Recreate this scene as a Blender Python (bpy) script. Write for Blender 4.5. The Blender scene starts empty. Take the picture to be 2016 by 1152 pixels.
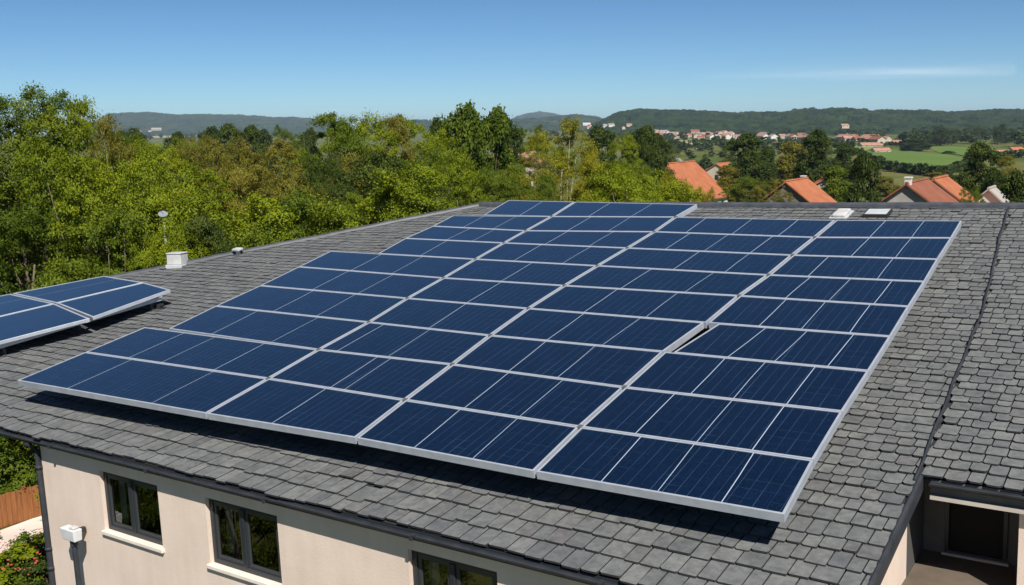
import bpy, math, random
import numpy as np
from mathutils import Matrix, Vector
R = math.radians
random.seed(7); rng = np.random.default_rng(7)
SC = bpy.context.scene; COL = SC.collection

# ------------------------------------------------------------------ camera (solved from the photograph)
F_PX, PITCH, ROLL = 1933.25, 0.169172, 0.015010
def cam_axes():
    cp, sp = math.cos(PITCH), math.sin(PITCH)
    fwd = np.array([0, cp, -sp]); right = np.array([1., 0, 0]); down = np.cross(fwd, right)
    c, s = math.cos(ROLL), math.sin(ROLL)
    return c*right + s*down, -s*right + c*down, fwd
CR, CD, CF = cam_axes()
cd = bpy.data.cameras.new('camera'); cam = bpy.data.objects.new('camera', cd); COL.objects.link(cam)
cd.sensor_width = 36; cd.lens = F_PX/2016*36; cd.clip_start = .1; cd.clip_end = 200000
cam.matrix_world = Matrix([[CR[i], -CD[i], -CF[i], 0] for i in range(3)] + [[0, 0, 0, 1]])
SC.camera = cam
# ------------------------------------------------------------------ world, sun, exposure
SUN_AZ, SUN_EL = R(165), R(50)
w = bpy.data.worlds.new('World'); SC.world = w; w.use_nodes = True
nt = w.node_tree; nt.nodes.clear()
sky = nt.nodes.new('ShaderNodeTexSky'); sky.sky_type = 'NISHITA'; sky.sun_disc = False
sky.sun_elevation = SUN_EL; sky.sun_rotation = SUN_AZ
sky.air_density = .7; sky.dust_density = .3; sky.ozone_density = 6; sky.altitude = 1000
bg = nt.nodes.new('ShaderNodeBackground'); bg.inputs[1].default_value = .048
wo = nt.nodes.new('ShaderNodeOutputWorld')
tint = nt.nodes.new('ShaderNodeMix'); tint.data_type = 'RGBA'; tint.blend_type = 'MULTIPLY'; tint.inputs[0].default_value = 1; tint.inputs[7].default_value = (.86, .97, .92, 1)   # white balance of the photograph
gam = nt.nodes.new('ShaderNodeGamma'); gam.inputs[1].default_value = 1.2   # film contrast of the sky
nt.links.new(sky.outputs[0], gam.inputs[0]); nt.links.new(gam.outputs[0], tint.inputs[6]); nt.links.new(tint.outputs[2], bg.inputs[0]); nt.links.new(bg.outputs[0], wo.inputs[0])
sl = bpy.data.lights.new('sun', 'SUN'); sl.energy = 5.0; sl.angle = R(.53); sl.color = (1, .95, .87)
so = bpy.data.objects.new('sun', sl); COL.objects.link(so)
SDIR = Vector((math.sin(SUN_AZ)*math.cos(SUN_EL), math.cos(SUN_AZ)*math.cos(SUN_EL), math.sin(SUN_EL)))
so.rotation_euler = SDIR.to_track_quat('Z', 'Y').to_euler(); so.location = (0, -20, 60)
SC.view_settings.view_transform = 'Standard'; SC.view_settings.look = 'None'
SC.view_settings.exposure = .45; SC.view_settings.gamma = 1
SC.cycles.max_bounces = 8; SC.cycles.transparent_max_bounces = 12; SC.cycles.volume_bounces = 0

# ------------------------------------------------------------------ helpers
def tag(o, label=None, cat=None, group=None, kind=None):
    if label: o['label'] = label
    if cat: o['category'] = cat
    if group: o['group'] = group
    if kind: o['kind'] = kind
    return o
def empty(name, loc=(0, 0, 0), M=None, **k):
    o = bpy.data.objects.new(name, None); COL.objects.link(o); o.empty_display_size = .3
    if M is not None: o.matrix_world = M
    else: o.location = loc
    return tag(o, **k)
class MB:
    """collects faces for one mesh"""
    def __init__(s): s.v = []; s.f = []; s.m = []
    def face(s, pts, m=0):
        n = len(s.v); s.v += [tuple(p) for p in pts]; s.f.append(tuple(range(n, n+len(pts)))); s.m.append(m)
    def add(s, vs, fs, m=0):
        n = len(s.v); s.v += [tuple(p) for p in vs]
        for f in fs: s.f.append(tuple(i+n for i in f)); s.m.append(m)
    def box(s, x0, x1, y0, y1, z0, z1, m=0):
        s.add([(x0,y0,z0),(x1,y0,z0),(x1,y1,z0),(x0,y1,z0),(x0,y0,z1),(x1,y0,z1),(x1,y1,z1),(x0,y1,z1)],
              [(0,3,2,1),(4,5,6,7),(0,1,5,4),(1,2,6,5),(2,3,7,6),(3,0,4,7)], m)
    def tube(s, pts, rad, n=8, m=0, cap=True):
        pts = [Vector(p) for p in pts]; rings = []; base = len(s.v)
        if not hasattr(rad, '__len__'): rad = [rad]*len(pts)
        for i, p in enumerate(pts):
            d = (pts[min(i+1, len(pts)-1)]-pts[max(i-1, 0)]).normalized()
            a = d.orthogonal() if abs(d.z) > .9 else d.cross(Vector((0,0,1)))
            a.normalize(); b = d.cross(a)
            for k in range(n):
                t = 2*math.pi*k/n; s.v.append(tuple(p+(a*math.cos(t)+b*math.sin(t))*rad[i]))
        for i in range(len(pts)-1):
            for k in range(n):
                s.f.append((base+i*n+k, base+i*n+(k+1)%n, base+(i+1)*n+(k+1)%n, base+(i+1)*n+k)); s.m.append(m)
        if cap:
            s.f.append(tuple(base+k for k in range(n))[::-1]); s.m.append(m)
            s.f.append(tuple(base+(len(pts)-1)*n+k for k in range(n))); s.m.append(m)
    def build(s, name, mats, parent=None, M=None, smooth=False, **k):
        return mk(name, s.v, s.f, mats, s.m, parent, M, smooth, **k)
def mk(name, v, f, mats, fm=None, parent=None, M=None, smooth=False, bevel=0, **k):
    me = bpy.data.meshes.new(name); me.from_pydata(v if isinstance(v, list) else v.tolist(), [], f if isinstance(f, list) else f.tolist())
    if not isinstance(mats, (list, tuple)): mats = [mats]
    for m in mats: me.materials.append(m)
    if fm is not None and len(mats) > 1: me.polygons.foreach_set('material_index', list(fm))
    if smooth: me.polygons.foreach_set('use_smooth', [True]*len(me.polygons))
    me.update()
    o = bpy.data.objects.new(name, me); COL.objects.link(o)
    if parent: o.parent = parent
    if M is not None: o.matrix_world = M
    if bevel:
        b = o.modifiers.new('bevel', 'BEVEL'); b.width = bevel; b.segments = 2; b.limit_method = 'ANGLE'
    return tag(o, **k)

# ------------------------------------------------------------------ materials
def mat(name, rgb, rough=.7, metal=0, spec=.5):
    m = bpy.data.materials.new(name); m.use_nodes = True
    b = m.node_tree.nodes['Principled BSDF']
    b.inputs['Base Color'].default_value = (*rgb, 1); b.inputs['Roughness'].default_value = rough
    b.inputs['Metallic'].default_value = metal; b.inputs['Specular IOR Level'].default_value = spec
    return m
def N(m, t, **k):
    n = m.node_tree.nodes.new(t)
    for a, b in k.items(): setattr(n, a, b)
    return n
def ramp(m, stops):
    r = N(m, 'ShaderNodeValToRGB'); e = r.color_ramp.elements
    while len(e) < len(stops): e.new(.5)
    for i, (p, c) in enumerate(stops): e[i].position = p; e[i].color = (*c, 1)
    return r
def L(m, a, b): m.node_tree.links.new(a, b)
def noise(m, scale, detail=4, rough=.6, coord='Object', mapscale=None):
    tc = N(m, 'ShaderNodeTexCoord'); n = N(m, 'ShaderNodeTexNoise')
    n.inputs['Scale'].default_value = scale; n.inputs['Detail'].default_value = detail; n.inputs['Roughness'].default_value = rough
    if mapscale:
        mp = N(m, 'ShaderNodeMapping'); mp.inputs['Scale'].default_value = mapscale
        L(m, tc.outputs[coord], mp.inputs[0]); L(m, mp.outputs[0], n.inputs['Vector'])
    else: L(m, tc.outputs[coord], n.inputs['Vector'])
    return n
def bsdf(m): return m.node_tree.nodes['Principled BSDF']
def noisy(name, c0, c1, scale, rough=.8, bump=0, lo=.35, hi=.65, detail=5, spec=.3, coord='Object', bscale=None, mapscale=None):
    m = mat(name, c0, rough, 0, spec); n = noise(m, scale, detail, coord=coord, mapscale=mapscale); r = ramp(m, [(lo, c0), (hi, c1)])
    L(m, n.outputs[0], r.inputs[0]); L(m, r.outputs[0], bsdf(m).inputs['Base Color'])
    if bump:
        n2 = noise(m, bscale or scale*4, 6, coord=coord); bp = N(m, 'ShaderNodeBump'); bp.inputs['Strength'].default_value = bump; bp.inputs['Distance'].default_value = .02
        L(m, n2.outputs[0], bp.inputs['Height']); L(m, bp.outputs[0], bsdf(m).inputs['Normal'])
    return m
def mixrgb(m, a, b, fac, mode='MIX'):
    x = N(m, 'ShaderNodeMix', data_type='RGBA', blend_type=mode)
    if isinstance(fac, (int, float)): x.inputs[0].default_value = fac
    else: L(m, fac, x.inputs[0])
    for s, i in ((a, 6), (b, 7)):
        if isinstance(s, tuple): x.inputs[i].default_value = (*s, 1)
        else: L(m, s, x.inputs[i])
    return x.outputs[2]
def leafmat(name, c0, c1, c2):
    """foliage: hue differs between leaf clumps and between trees; thin leaves let light through"""
    m = bpy.data.materials.new(name); m.use_nodes = True
    b = bsdf(m); b.inputs['Roughness'].default_value = .55; b.inputs['Specular IOR Level'].default_value = .12
    n = noise(m, .45, 3); geo = N(m, 'ShaderNodeNewGeometry'); oi = N(m, 'ShaderNodeObjectInfo')
    a = N(m, 'ShaderNodeMath', operation='MULTIPLY_ADD'); L(m, geo.outputs['Random Per Island'], a.inputs[0]); a.inputs[1].default_value = .07
    L(m, n.outputs[0], a.inputs[2])
    a2 = N(m, 'ShaderNodeMath', operation='MULTIPLY_ADD'); L(m, oi.outputs['Random'], a2.inputs[0]); a2.inputs[1].default_value = .25; L(m, a.outputs[0], a2.inputs[2])
    r = ramp(m, [(.4, c0), (.75, c1), (1.0, c2)]); L(m, a2.outputs[0], r.inputs[0])
    L(m, r.outputs[0], b.inputs['Base Color'])
    tr = N(m, 'ShaderNodeBsdfTranslucent'); L(m, r.outputs[0], tr.inputs[0])
    mx = N(m, 'ShaderNodeMixShader'); mx.inputs[0].default_value = .24
    out = m.node_tree.nodes['Material Output']
    L(m, b.outputs[0], mx.inputs[1]); L(m, tr.outputs[0], mx.inputs[2]); L(m, mx.outputs[0], out.inputs[0])
    return m
M = {}
M['alu'] = noisy('aluminium', (.42,.455,.51), (.51,.545,.60), 6, .38, spec=.5)
bsdf(M['alu']).inputs['Metallic'].default_value = .35
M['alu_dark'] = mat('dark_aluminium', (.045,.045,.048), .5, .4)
M['clamp'] = mat('grey_clamp', (.16,.155,.15), .5, .4)
M['divider'] = mat('white_divider', (.40,.47,.58), .4)
M['backsheet'] = mat('backsheet', (.05,.05,.055), .6)
# solar cells: near-black blue silicon with fine pale finger streaks running up the slope
m = M['cells'] = mat('solar_cells', (.006,.02,.08), .16, 0, .55)
bsdf(m).inputs['Sheen Weight'].default_value = .9; bsdf(m).inputs['Sheen Roughness'].default_value = .28; bsdf(m).inputs['Sheen Tint'].default_value = (.36,.60,.90,1)   # bluish sheen set in the material, standing in for reflected sky
n1 = noise(m, 1, 3, .6, mapscale=(40, .28, 1)); r1 = ramp(m, [(.60, (0,0,0)), (.9, (.7,.7,.7))]); L(m, n1.outputs[0], r1.inputs[0])
n2 = noise(m, 1, 4, .7, mapscale=(3, 2.2, 1)); r2 = ramp(m, [(.3, (.0009,.0050,.017)), (.75, (.0019,.0085,.028))]); L(m, n2.outputs[0], r2.inputs[0])
n3 = noise(m, 1, 2, .5, mapscale=(90, 70, 1)); r3 = ramp(m, [(.58, (0,0,0)), (.8, (.5,.5,.5))]); L(m, n3.outputs[0], r3.inputs[0])
c = mixrgb(m, r2.outputs[0], (.020,.042,.10), r1.outputs[0]); c = mixrgb(m, c, (.025,.048,.115), r3.outputs[0])
# thin busbars at cell spacing
tc = N(m, 'ShaderNodeTexCoord'); sx = N(m, 'ShaderNodeSeparateXYZ'); L(m, tc.outputs['Object'], sx.inputs[0])
md = N(m, 'ShaderNodeMath', operation='PINGPONG'); L(m, sx.outputs[0], md.inputs[0]); md.inputs[1].default_value = .062
lt = N(m, 'ShaderNodeMath', operation='LESS_THAN'); L(m, md.outputs[0], lt.inputs[0]); lt.inputs[1].default_value = .0026
nb = noise(m, 1, 2, .5, mapscale=(11, .8, 1)); rb = ramp(m, [(.38, (.12,.12,.12)), (.72, (1,1,1))]); L(m, nb.outputs[0], rb.inputs[0])
mm = N(m, 'ShaderNodeMath', operation='MULTIPLY'); L(m, lt.outputs[0], mm.inputs[0]); L(m, rb.outputs[0], mm.inputs[1])
c = mixrgb(m, c, (.058,.092,.165), mm.outputs[0])
mdh = N(m, 'ShaderNodeMath', operation='PINGPONG'); L(m, sx.outputs[1], mdh.inputs[0]); mdh.inputs[1].default_value = .079
lth = N(m, 'ShaderNodeMath', operation='LESS_THAN'); L(m, mdh.outputs[0], lth.inputs[0]); lth.inputs[1].default_value = .0022
nh = noise(m, 1, 2, .5, mapscale=(1.6, 6, 1)); rh_ = ramp(m, [(.45, (0,0,0)), (.75, (.8,.8,.8))]); L(m, nh.outputs[0], rh_.inputs[0])
mh = N(m, 'ShaderNodeMath', operation='MULTIPLY'); L(m, lth.outputs[0], mh.inputs[0]); L(m, rh_.outputs[0], mh.inputs[1])
c = mixrgb(m, c, (.045,.075,.14), mh.outputs[0])
nd_ = noise(m, 26, 5, .8); rd_ = ramp(m, [(.52, (0,0,0)), (.78, (.55,.55,.55))]); L(m, nd_.outputs[0], rd_.inputs[0])
c = mixrgb(m, c, (.014,.034,.085), rd_.outputs[0])
L(m, c, bsdf(m).inputs['Base Color'])
# slates
def slatemat(name, a, b, c):
    m = mat(name, b, .75, 0, .3)
    g = N(m, 'ShaderNodeNewGeometry'); r = ramp(m, [(0, a), (.5, b), (.85, c), (1, (.118,.118,.124))]); L(m, g.outputs['Random Per Island'], r.inputs[0])
    n = noise(m, 9, 6, .7); r2 = ramp(m, [(.3, (.62,.62,.62)), (.7, (1.25,1.23,1.18))]); L(m, n.outputs[0], r2.inputs[0])
    o = mixrgb(m, r.outputs[0], r2.outputs[0], 1.0, 'MULTIPLY')
    n3 = noise(m, 1.1, 7, .75); r3 = ramp(m, [(.56, (0,0,0)), (.8, (.22,.22,.22))]); L(m, n3.outputs[0], r3.inputs[0])
    o = mixrgb(m, o, (.20,.19,.145), r3.outputs[0])
    L(m, o, bsdf(m).inputs['Base Color'])
    n2 = noise(m, 40, 6, .7); bp = N(m, 'ShaderNodeBump'); bp.inputs['Strength'].default_value = .5; bp.inputs['Distance'].default_value = .008
    L(m, n2.outputs[0], bp.inputs['Height']); L(m, bp.outputs[0], bsdf(m).inputs['Normal'])
    return m
M['slate'] = slatemat('grey_slate', (.113,.120,.127), (.138,.145,.150), (.160,.166,.168))
M['slate_edge'] = mat('painted_shadow_edge', (.045,.045,.046), .9, 0, .1)  # dark edge colour paints the shadow line below each slate
M['deck'] = mat('roof_underlay', (.02,.02,.02), .9)
M['lead'] = noisy('dark_lead', (.045,.05,.058), (.075,.08,.09), 5, .45, spec=.5)
M['gutter'] = noisy('gutter_metal', (.022,.025,.031), (.038,.042,.05), 4, .6, spec=.25)
M['stucco'] = noisy('beige_stucco', (.64,.52,.44), (.72,.595,.51), 1.3, .9, .16, .3, .7, 7, .2, bscale=45)
m = M['stucco']; nw = noise(m, 1, 6, .65, mapscale=(5, 5, .35)); rw = ramp(m, [(.35, (.955,.95,.94)), (.6, (1.01,1.01,1.01))]); L(m, nw.outputs[0], rw.inputs[0])
_src = bsdf(m).inputs['Base Color'].links[0].from_socket; L(m, mixrgb(m, _src, rw.outputs[0], 1., 'MULTIPLY'), bsdf(m).inputs['Base Color'])
M['soffit'] = noisy('soffit', (.42,.37,.32), (.48,.42,.37), 2, .8)
M['anthracite'] = mat('anthracite_frame', (.022,.026,.032), .4)
M['sill'] = noisy('stone_sill', (.66,.58,.50), (.74,.66,.58), 6, .8)
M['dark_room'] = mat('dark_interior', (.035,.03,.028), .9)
M['white'] = noisy('white_paint', (.40,.40,.39), (.54,.54,.53), 4, .5)
M['grey_vent'] = noisy('grey_vent', (.40,.42,.44), (.5,.52,.53), 4, .5)
M['cable'] = mat('black_cable', (.015,.015,.017), .5)
M['timber'] = noisy('orange_timber', (.20,.075,.026), (.31,.125,.043), 3, .75, .3, mapscale=(6,6,.5))
M['paving'] = noisy('pale_paving', (.55,.48,.42), (.66,.60,.54), .5, .9)
M['asphalt'] = noisy('road_asphalt', (.22,.21,.2), (.3,.29,.27), .3, .9)
M['bark'] = noisy('bark', (.10,.075,.055), (.17,.135,.10), 3, .9, .5)
M['pale_bark'] = noisy('pale_bark', (.30,.25,.20), (.45,.39,.32), 2, .9, .3)
M['tile'] = noisy('orange_tile', (.32,.105,.047), (.40,.145,.068), .9, .85, .3, mapscale=None)
M['tile_dark'] = noisy('weathered_tile', (.19,.066,.04), (.27,.098,.055), .8, .85, .3)
M['tile_pink'] = noisy('faded_tile', (.30,.15,.11), (.38,.21,.16), .5, .85)
M['tile_grey'] = noisy('grey_tile', (.24,.21,.19), (.32,.28,.25), .5, .85); M['wall_pink'] = noisy('pink_render', (.42,.26,.21), (.50,.32,.26), .5, .9)
M['wall_grey'] = noisy('grey_render', (.30,.275,.25), (.40,.365,.33), .7, .9, .3)
M['wall_white'] = noisy('white_render', (.55,.53,.49), (.64,.62,.58), .5, .9)
M['wall_cream'] = noisy('cream_render', (.42,.36,.28), (.50,.44,.35), .5, .9)
M['flower_red'] = mat('red_petals', (.42,.07,.045), .6); M['flower_white'] = mat('white_petals', (.75,.68,.68), .6)
g = M['glass'] = bpy.data.materials.new('window_glass'); g.use_nodes = True; t = g.node_tree; t.nodes.clear()
out = t.nodes.new('ShaderNodeOutputMaterial'); mx = t.nodes.new('ShaderNodeMixShader'); fr = t.nodes.new('ShaderNodeFresnel'); fr.inputs[0].default_value = 2.2
tb = t.nodes.new('ShaderNodeBsdfTransparent'); tb.inputs[0].default_value = (.82,.86,.84,1); gl = t.nodes.new('ShaderNodeBsdfGlossy'); gl.inputs['Roughness'].default_value = .01
t.links.new(fr.outputs[0], mx.inputs[0]); t.links.new(tb.outputs[0], mx.inputs[1]); t.links.new(gl.outputs[0], mx.inputs[2]); t.links.new(mx.outputs[0], out.inputs[0])
LEAF = {
 'bright': leafmat('bright_leaf', (.092,.124,.006), (.178,.222,.009), (.262,.285,.013)),
 'green':  leafmat('green_leaf', (.054,.090,.008), (.112,.152,.011), (.175,.205,.015)),
 'dark':   leafmat('dark_leaf', (.026,.046,.010), (.056,.082,.013), (.100,.125,.019)),
 'olive':  leafmat('olive_leaf', (.105,.105,.015), (.190,.172,.022), (.255,.205,.030)),
 'yellow': leafmat('yellow_leaf', (.155,.16,.011), (.25,.235,.013), (.33,.28,.018)),
}

# ------------------------------------------------------------------ pixel rays (photo pixel -> world direction) and ground
def ray(x, y): return CR*((x-1008)/F_PX) + CD*((y-576)/F_PX) + CF
PD = [0, 45, 70, 100, 200, 400, 800, 1500, 2500, 9000, 40000]
PZ = [-13, -13, -13.2, -13.8, -15.5, -19, -23, -25, -25, -25, -30]
def gz(x, y):
    x = np.asarray(x, float); y = np.asarray(y, float); d = np.hypot(x, y)
    z = np.interp(d, PD, PZ)
    a = np.clip((d-60)/400, 0, 1)
    return z + a*(1.1*np.sin(x/83+1)*np.sin(y/97) + .7*np.sin(x/31)*np.sin(y/43+2))
def gpoint(px, py, dmax=12000):
    r = ray(px, py); h = math.hypot(r[0], r[1])
    lo, d = 1, 1
    while d < dmax:
        q = r*(d/h)
        if q[2] < gz(q[0], q[1]): break
        lo = d; d *= 1.02
    for _ in range(30):
        mid = (lo+d)/2; q = r*(mid/h)
        if q[2] < gz(q[0], q[1]): d = mid
        else: lo = mid
    q = r*(d/h); return np.array([q[0], q[1], float(gz(q[0], q[1]))])
def at(px, py, d):
    r = ray(px, py); return r*(d/math.hypot(r[0], r[1]))

# ------------------------------------------------------------------ terrain
nr, na = 110, 260
rad = np.concatenate([[0.5], np.geomspace(4, 16000, nr-1)]); ang = np.linspace(0, 2*math.pi, na, endpoint=False)
RX = (rad[:, None]*np.sin(ang)[None]).ravel(); RY = (rad[:, None]*np.cos(ang)[None]).ravel()
V = np.stack([RX, RY, gz(RX, RY)], 1)
i = np.arange(nr-1)[:, None]*na; j = np.arange(na)[None]
Fq = np.stack([(i+j).ravel(), (i+(j+1) % na).ravel(), (i+na+(j+1) % na).ravel(), (i+na+j).ravel()], 1)[:, ::-1]
m = M['ground'] = mat('meadow_ground', (.1,.12,.03), .95, 0, .1)
na_ = noise(m, .012, 6, .6); ra = ramp(m, [(.32, (.055,.075,.018)), (.46, (.085,.11,.022)), (.56, (.14,.13,.045)), (.68, (.10,.135,.026))]); L(m, na_.outputs[0], ra.inputs[0])
nb_ = noise(m, .35, 6, .7); rb_ = ramp(m, [(.3, (.6,.6,.6)), (.7, (1.25,1.25,1.2))]); L(m, nb_.outputs[0], rb_.inputs[0])
L(m, mixrgb(m, ra.outputs[0], rb_.outputs[0], 1., 'MULTIPLY'), bsdf(m).inputs['Base Color'])
mk('ground', V, Fq, M['ground'], smooth=True, kind='structure')

def patch(name, outline, material, lift, label=None, n=14, **k):
    """a sheet of field or paving that follows the ground, from its outline"""
    pts = np.array([gpoint(*p)[:2] for p in outline]); c = pts.mean(0)
    rings = [c[None] + (pts-c)*s for s in np.linspace(0, 1, n)[1:]]
    # densify outline
    def dens(p): return np.concatenate([np.linspace(p[a], p[(a+1) % len(p)], 6, endpoint=False) for a in range(len(p))])
    rings = [dens(q) for q in rings]; m_ = len(rings[0]); vs = [np.array([c])] + rings; A_ = np.concatenate(vs)
    V = np.stack([A_[:, 0], A_[:, 1], gz(A_[:, 0], A_[:, 1])+lift], 1)
    f = [(0, 1+a, 1+(a+1) % m_) for a in range(m_)]
    for r_ in range(len(rings)-1):
        b = 1+r_*m_
        f += [(b+a, b+m_+a, b+m_+(a+1) % m_, b+(a+1) % m_) for a in range(m_)]
    o = mk(name, V.tolist(), f, material, **k)
    if np.mean([p.normal.z for p in o.data.polygons]) < 0: o.data.flip_normals()
    return o
M['meadow'] = noisy('mown_meadow', (.075,.130,.016), (.100,.160,.022), .05, .95, mapscale=(1,.25,1))
M['meadow_pale'] = noisy('pale_meadow', (.13,.20,.035), (.19,.23,.05), .04, .95)
M['bare_field'] = noisy('dry_field', (.30,.25,.15), (.36,.30,.18), .04, .95)
patch('meadow', [(1700,300),(1760,294),(1830,302),(1905,317),(1898,333),(1850,345),(1790,342),(1735,332)], M['meadow'], .35, kind='structure')
patch('upper_meadow', [(1830,290),(1880,289),(1990,296),(1985,309),(1912,313),(1850,302)], M['meadow'], .3, kind='structure')
patch('pale_meadow', [(1600,292),(1690,286),(1720,290),(1700,300),(1650,306),(1600,304)], M['meadow_pale'], .3, kind='structure')
patch('lower_meadow', [(1330,276),(1420,272),(1450,278),(1420,286),(1340,286)], M['meadow_pale'], .3, kind='structure')
patch('dry_field', [(1330,279),(1375,277),(1380,288),(1330,290)], M['bare_field'], .5, kind='structure')
patch('lane', [(1316,300),(1322,300),(1345,318),(1336,321)], M['asphalt'], .4, kind='structure')
patch('stubble_field', [(300,262),(420,259),(460,264),(420,270),(300,272)], M['bare_field'], .4, kind='structure')

# ------------------------------------------------------------------ hills (real mounds with a wooded canopy relief)
def worley(x, y, cell, seed):
    """dome height of jittered tree crowns"""
    ix = np.floor(x/cell).astype(int); iy = np.floor(y/cell).astype(int); best = np.full(x.shape, 9.)
    for dx in (-1, 0, 1):
        for dy in (-1, 0, 1):
            a = ix+dx; b = iy+dy
            h = np.sin(a*127.1+b*311.7+seed)*43758.5453; h2 = np.sin(a*269.5+b*183.3+seed)*43758.5453
            px = (a+.1+.8*(h-np.floor(h)))*cell; py = (b+.1+.8*(h2-np.floor(h2)))*cell
            best = np.minimum(best, np.hypot(x-px, y-py)/cell)
    return np.sqrt(np.clip(1-(best/.75)**2, 0, 1))
def vnoise(x, y, s, seed):
    return (np.sin(x/s+seed)*np.cos(y/s*1.3+seed*2)+.5*np.sin(x/s*2.3+y/s*1.7+seed*3)+.35*np.sin(x/s*4.9-y/s*3.1+seed))/1.85
from mathutils.bvhtree import BVHTree
HILLS = []
def spot(px, py):
    """first point of ground or hillside seen along a ray"""
    d = Vector(ray(px, py)).normalized(); best = Vector(gpoint(px, py)); bd = best.length
    for b in HILLS:
        h = b.ray_cast(Vector((0, 0, 0)), d)
        if h[0] is not None and h[3] < bd: best, bd = h[0], h[3]
    return best
def hill(name, crest, d0, d1, d2, mats, na, nd, cell, bump, clear=()):
    xs = np.array([c[0] for c in crest], float); ys = np.array([c[1] for c in crest], float)
    px = np.linspace(xs[0], xs[-1], na); py = np.interp(px, xs, ys)
    D = np.concatenate([np.linspace(d0, d1, int(nd*.72)), np.linspace(d1, d2, nd-int(nd*.72)+1)[1:]])
    dirs = np.array([ray(a, b) for a, b in zip(px, py)]); dirs /= np.hypot(dirs[:, 0], dirs[:, 1])[:, None]
    X = dirs[:, 0:1]*D[None]; Y = dirs[:, 1:2]*D[None]
    zc = dirs[:, 2]*d1; base = gz(X, Y)-1.5
    s = np.where(D < d1, (D-d0)/(d1-d0), 1-(D-d1)/(d2-d1)*1.0)
    prof = np.where(D < d1, .55*s+.45*(.5-.5*np.cos(math.pi*s)), .5-.5*np.cos(math.pi*np.clip(s, 0, 1)))
    end = np.clip(np.minimum(px-xs[0], xs[-1]-px)/60, 0, 1)**.7
    Hh = (zc[:, None]-base)*prof[None]
    Hh = Hh*(1+.22*vnoise(X, Y, (d1-d0)/6, 3.1)*(np.sin(math.pi*np.clip(s, 0, 1)))[None])
    can = worley(X, Y, cell, 1.7)*bump + worley(X, Y, cell*2.7, 5.2)*bump*.8*(vnoise(X, Y, cell*9, 2.) > 0)
    fm = np.zeros(X.shape, int)
    for (cx, cy, rx, ry) in clear:
        # open pasture among the woods
        t = ((px[:, None]-cx)/rx)**2 + ((s[None]-cy)/ry)**2
        fm[(t < 1) & (D[None] < d1)] = 1
    can = np.where(fm == 1, 0, can)*np.clip(np.minimum(1, prof*6), 0, 1)[None]
    Z = base + np.maximum(Hh*end[:, None], 0) + can*np.clip(end[:, None]*3, .0, 1)
    V = np.stack([X.ravel(), Y.ravel(), Z.ravel()], 1); nD = len(D)
    i = np.arange(na-1)[:, None]*nD; j = np.arange(nD-1)[None]
    Fq = np.stack([(i+j).ravel(), (i+nD+j).ravel(), (i+nD+j+1).ravel(), (i+j+1).ravel()], 1)
    HILLS.append(BVHTree.FromPolygons(V.tolist(), Fq.tolist()))
    return mk(name, V, Fq, mats, fm[:-1, :-1].ravel() if clear else None, kind='structure')
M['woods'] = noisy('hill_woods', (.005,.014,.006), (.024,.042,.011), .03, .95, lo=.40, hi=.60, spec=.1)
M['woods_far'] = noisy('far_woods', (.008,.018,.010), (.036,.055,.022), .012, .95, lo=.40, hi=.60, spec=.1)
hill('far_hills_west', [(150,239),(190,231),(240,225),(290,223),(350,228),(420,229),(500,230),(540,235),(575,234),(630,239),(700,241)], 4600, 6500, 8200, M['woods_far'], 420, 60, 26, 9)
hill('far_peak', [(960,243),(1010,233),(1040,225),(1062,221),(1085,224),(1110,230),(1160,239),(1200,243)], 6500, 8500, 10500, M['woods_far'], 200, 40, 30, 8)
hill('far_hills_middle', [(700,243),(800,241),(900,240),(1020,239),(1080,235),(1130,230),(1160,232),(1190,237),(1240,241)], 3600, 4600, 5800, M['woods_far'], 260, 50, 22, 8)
hill('wooded_hills_east', [(1150,248),(1190,241),(1225,232),(1260,227),(1300,229),(1340,229),(1380,230),(1440,234),(1490,232),(1540,230),(1590,225),(1640,224),(1700,227),(1760,228),(1820,230),(1870,234),(1920,232),(1960,229),(2016,229),(2120,226),(2300,234)],
     1750, 2700, 3600, M['woods'], 760, 150, 15, 11)

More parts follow.
